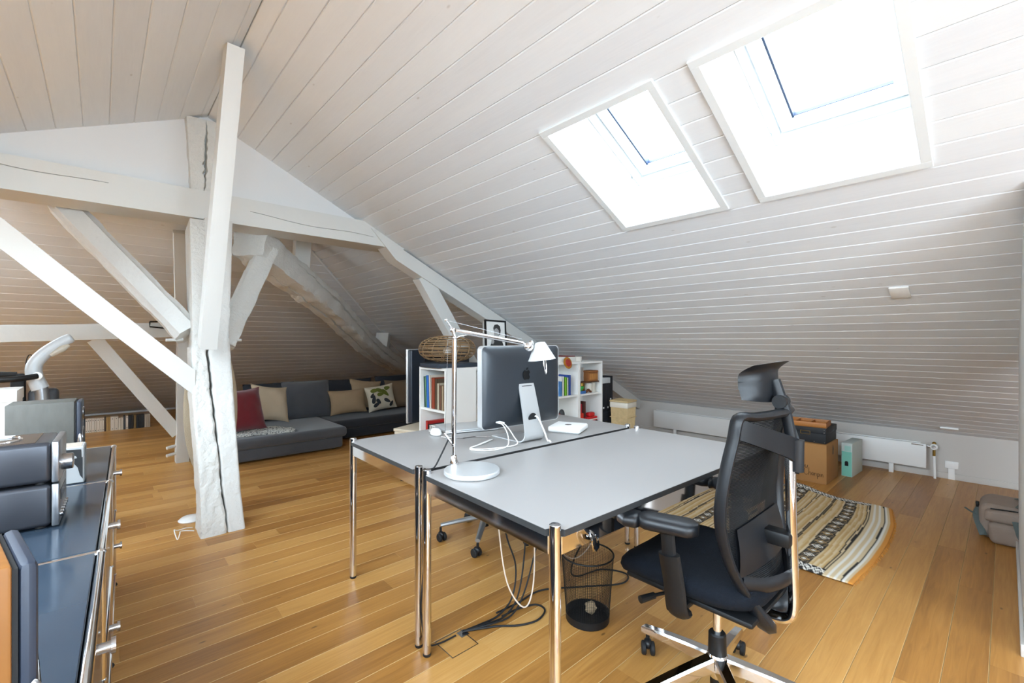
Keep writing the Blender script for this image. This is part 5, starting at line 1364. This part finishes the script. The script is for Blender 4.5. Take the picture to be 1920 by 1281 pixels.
word2 = [[(.35, .8), (.1, .85), (-.05, .4), (.1, 0), (.4, .1)], [(.5, .95), (.48, 0), (.52, .35), (.68, .35), (.7, 0)], [(.95, .38), (.82, .35), (.8, .1), (.94, .08), (.98, .38), (1.0, 0)], [(1.1, .4), (1.12, 0), (1.15, .3), (1.3, .35), (1.32, 0)], [(1.45, .35), (1.44, -.35), (1.46, .3), (1.62, .3), (1.6, .02), (1.46, .02)], [(1.72, .38), (1.74, 0)], [(1.73, .55), (1.735, .57)], [(1.85, .35), (1.86, 0), (1.9, .3), (2.02, .34), (2.05, 0)]]
hand(t, .285, .125, word1, .07, -.001); hand(t, .17, .065, word2, .07, -.001); hand(t, .40, .20, [[(0, 0), (.8, .55), (1.8, .6), (3.2, 0)]], .07, -.001, 'pen_line')
obj('side_arrow', MB().prism([(.20, .24), (.225, .24), (.23, .28), (.24, .28), (.215, .33), (.205, .29)], .0012, 'y', -.0012), M_BLACK, t)
t = thing('archive_box', 'black archive box with metal label frame on the carton', 'box', (4.80, 1.09, H_ + .0015))
obj('body', MB().box(0, .36, 0, .36, 0, .13, .002), M_BBOX, t); obj('lid', MB().box(-.004, .364, -.004, .364, .085, .142, .003), M_BBOX, t)
for b in ((-.007, -.004, .12, .20, .072, .076), (-.007, -.004, .12, .20, .100, .104), (-.007, -.004, .12, .124, .076, .100), (-.007, -.004, .196, .20, .076, .100)): obj('label_frame', MB().box(*b), M_BRASS, t)
for y in (.01, .09, .17, .25, .34): obj('rivet', MB().ball((-.001, y, .012), .005, 8, 6), M_STEEL, t)
for z in (.10, .125): obj('rivet', MB().ball((-.004, .012, z), .005, 8, 6), M_STEEL, t)
t = thing('wooden_tray', 'divided wooden drawer tray on the black archive box', 'tray', (4.79, 1.085, H_ + .1445), math.radians(4))
obj('bottom', MB().box(0, .24, 0, .37, 0, .006), M_BAMBOO, t)
for b in ((0, .012, 0, .37), (.228, .24, 0, .37), (.012, .228, 0, .012), (.012, .228, .358, .37)): obj('wall', MB().box(b[0], b[1], b[2], b[3], .0005, .045, .002), M_BAMBOO, t)
for y in (.125, .245): obj('divider', MB().box(.012, .228, y - .004, y + .004, .006, .038), M_BAMBOO, t)
t = thing('mint_box', 'tall narrow white and mint green box beside the carton', 'box', (5.205, .975, 0), math.radians(-3))
obj('case', MB().box(0, .34, 0, .085, 0, .315, .003), M_MINTW, t); obj('mint_panel', MB().box(-.0015, 0, .004, .081, .004, .235), M_MINT, t)
obj('mint_patch', MB().box(-.0015, 0, .010, .06, .24, .29), mat('mint_pale', 'a2d0c4', .6), t); obj('print', MB().prism([(.03, .10), (.058, .10), (.058, .135), (.052, .145), (.035, .145), (.03, .13)], .0015, 'x', -.003), M_BLACK, t)

# ================================================================ RUG
def rug():
    X0, X1, Y0, Y1 = 2.90, 4.40, .56, 2.35; nx, ny = 190, 300
    vs, cs = [], []
    cream = lin('cdb894'); tan = lin('b89662'); sand = lin('c4a878'); blk = lin('201c1a'); wht = lin('dcd8cf'); org = lin('c98637'); brn = lin('6f5f47')
    def colour(x, y):
        # x across the width 0..1.5, y along 0..1.79 from the fringed end
        xw = x + .004 * math.sin(y * 40)
        if y < .018: return org
        if .045 < y < .052 + .004 * math.sin(x * 9): return blk
        if y < .13: return cream if int(y * 90) % 3 else wht
        if x < .075 or x > 1.425:                                    # side borders: small diamonds
            e = x if x < .2 else 1.5 - x
            if y < .10: return cream
            d = abs((y * 22) % 1 - .5) + abs(e / .075 - .5) * .9
            return wht if d < .25 else (blk if d < .42 else (wht if d < .6 else blk))
        p = (y - .13) % .33 + .0; p += .006 * math.sin(x * 7)
        if p < .008: return blk
        if p < .016: return cream
        if p < .022: return blk
        if p < .085: return (sand, cream, tan)[int(p * 120) % 3]
        if p < .090: return blk
        if p < .155:                                                  # diamond band
            q = (p - .09) / .065; s = (x * 12) % 1
            d = abs(s - .5) * 1.6 + abs(q - .5) * 1.3
            if d < .28: return wht
            if d < .42: return blk
            if d < .58: return tan if int(x * 12) % 2 else wht
            return blk if int((x * 24 + q * 6)) % 2 else brn
        if p < .160: return blk
        if p < .225: return (cream, tan, sand, cream)[int(p * 100) % 4]
        if p < .230: return blk
        if p < .236: return brn
        if p < .241: return blk
        return (sand, cream, tan)[int(p * 80) % 3]
    for j in range(ny + 1):
        for i in range(nx + 1):
            u, v = i / nx, j / ny
            x = (X1 - X0) * u; y = (Y1 - Y0) * v
            edge = max(0, 1 - v * 4)
            wx = X0 + x + .04 * math.sin(v * 5 + .6) * (u - .3)
            wy = Y0 + y - .05 * math.sin(u * PI) * edge + .10 * max(0, u - .75) * edge - .02 * edge * (1 - u)
            z = .007 + .006 * (noise.noise(V((x * 4, y * 5, 0))) + 1) + .045 * math.exp(-((v - .36) / .07) ** 2) * max(0, (u - .72) / .28) ** 2 + .012 * max(0, math.sin(y * 9 + x * 2)) * u
            if u in (0, 1) or v in (0, 1): z = max(.006, z - .004)
            vs.append((wx, wy, z)); cs.append(colour(x, y))
    f = [(j * (nx + 1) + i, j * (nx + 1) + i + 1, (j + 1) * (nx + 1) + i + 1, (j + 1) * (nx + 1) + i) for j in range(ny) for i in range(nx)]
    me = bpy.data.meshes.new('rug'); me.from_pydata(vs, [], f); me.update()
    at = me.color_attributes.new('weave', 'FLOAT_COLOR', 'POINT')
    at.data.foreach_set('color', [c for q in cs for c in q]); me.shade_smooth()
    m = bpy.data.materials.new('rug_weave'); m.use_nodes = True; nt = m.node_tree; p = nt.nodes['Principled BSDF']; p.inputs['Roughness'].default_value = .95
    a = nt.nodes.new('ShaderNodeVertexColor'); a.layer_name = 'weave'; nt.links.new(a.outputs[0], p.inputs['Base Color'])
    tc = nt.nodes.new('ShaderNodeTexCoord'); nz = nt.nodes.new('ShaderNodeTexNoise'); nz.inputs['Scale'].default_value = 220; bp = nt.nodes.new('ShaderNodeBump'); bp.inputs['Strength'].default_value = .3
    nt.links.new(tc.outputs['Object'], nz.inputs['Vector']); nt.links.new(nz.outputs['Fac'], bp.inputs['Height']); nt.links.new(bp.outputs[0], p.inputs['Normal'])
    me.materials.append(m)
    t = thing('rug', 'striped cream and black kilim rug with orange fringed edge', 'rug', (3.6, 1.4, 0))
    o = bpy.data.objects.new('weave', me); COL.objects.link(o); o.parent = t; o.location = (-3.6, -1.4, 0)
    so = o.modifiers.new('thickness', 'SOLIDIFY'); so.thickness = .005; so.offset = -1
    fr = MB()
    for k in range(150):
        u = k / 149; x = X0 + 1.5 * u; y = Y0 - .05 * math.sin(u * PI) + .10 * max(0, u - .75) - .02 * (1 - u)
        fr.tube([(x - 3.6, y - 1.4, .010), (x - 3.6 + random.uniform(-.006, .006), y - 1.4 - random.uniform(.006, .016), .003)], .0015, 3)
    g = obj('fringe', fr, mat('orange_fringe', 'c98637', .9), t); g['kind'] = 'stuff'
rug()

# ================================================================ BAG IN THE RECESS
def bag():
    t = thing('duffel_bag', 'taupe canvas bag with grey straps half hidden by the right wall', 'bag', (4.36, -.08, 0), 0)
    def lump(x0, x1, y0, y1, z0, z1, r, s):
        b = MB().box(x0, x1, y0, y1, z0, z1, r, 5)
        bm = bmesh.new(); vv = [bm.verts.new(p) for p in b.v]
        for q in b.f: bm.faces.new([vv[i] for i in q])
        bmesh.ops.subdivide_edges(bm, edges=bm.edges[:], cuts=2, use_grid_fill=True); bm.verts.index_update()
        out = MB().add([p.co + p.co.normalized() * (.014 * noise.noise(p.co * 9 + V((s, 0, 0)))) for p in bm.verts], [tuple(q.index for q in f.verts) for f in bm.faces]); bm.free()
        out.v = [V((p.x, p.y, max(0.0, p.z))) for p in out.v]; return out
    obj('body', lump(-.14, .24, -.30, .205, .0, .225, .06, 1), M_BAG, t, sharp=70)
    obj('front_pocket', lump(-.215, -.12, -.29, .155, .0, .13, .03, 3), M_BAG, t, sharp=70)
    obj('flap', lump(-.185, -.10, -.30, .175, .125, .205, .025, 5), M_BAG, t, sharp=70)
    obj('strap', MB().tube(smooth([(-.10, .02, .225), (-.06, .0, .245), (.04, .0, .25), (.12, .02, .235)], 5), .030, 8, flat=(1, .18)), M_STRAP, t)
    obj('strap', MB().tube(smooth([(-.19, .03, .16), (-.222, .02, .12), (-.225, .0, .07), (-.22, -.08, .04)], 5), .028, 8, flat=(1, .18)), M_STRAP, t)
    obj('strap', MB().tube(smooth([(.0, .205, .16), (-.06, .215, .13), (-.12, .20, .08), (-.16, .18, .03)], 5), .018, 8, flat=(1, .25)), M_STRAP, t)
    obj('strap_end', MB().tube(smooth([(-.06, .215, .13), (-.05, .245, .14), (-.04, .27, .155)], 4), .012, 6, flat=(1, .3)), M_STRAP, t)
    obj('zip', MB().tube(smooth([(-.145, .15, .205), (-.14, .0, .212), (-.14, -.28, .21)], 4), .004, 6), M_BLACK, t)
    obj('buckle', MB().box(.03, .06, .205, .222, .15, .19, .004), M_BLACK, t)
bag()

# ---------------------------------------------------------------- groups of alike things
GROUPS = {'desk': 'pair of grey desks', 'bookcase': 'low white bookcases in a row', 'book': 'books on the white shelves', 'throw_pillow': 'loose pillows on the sofa', 'back_cushion': 'back cushions of the sofa',
          'loudspeaker': 'pair of loudspeakers on the sideboard', 'hifi_unit': 'stacked stereo units', 'floor_cable': 'black cables under the desks', 'pale_cable': 'pale cables under the desks',
          'magazine_file': 'black magazine files', 'hip_stud': 'studs on the hip timber', 'wooden_peg': 'pegs in the far post', 'ceiling_plate': 'cover plates on the slope', 'album': 'albums on the lower shelf'}
for o in COL.objects:
    b = o.name.split('.')[0]
    if o.parent is None and b in GROUPS and 'category' in o and 'group' not in o: o['group'] = GROUPS[b]
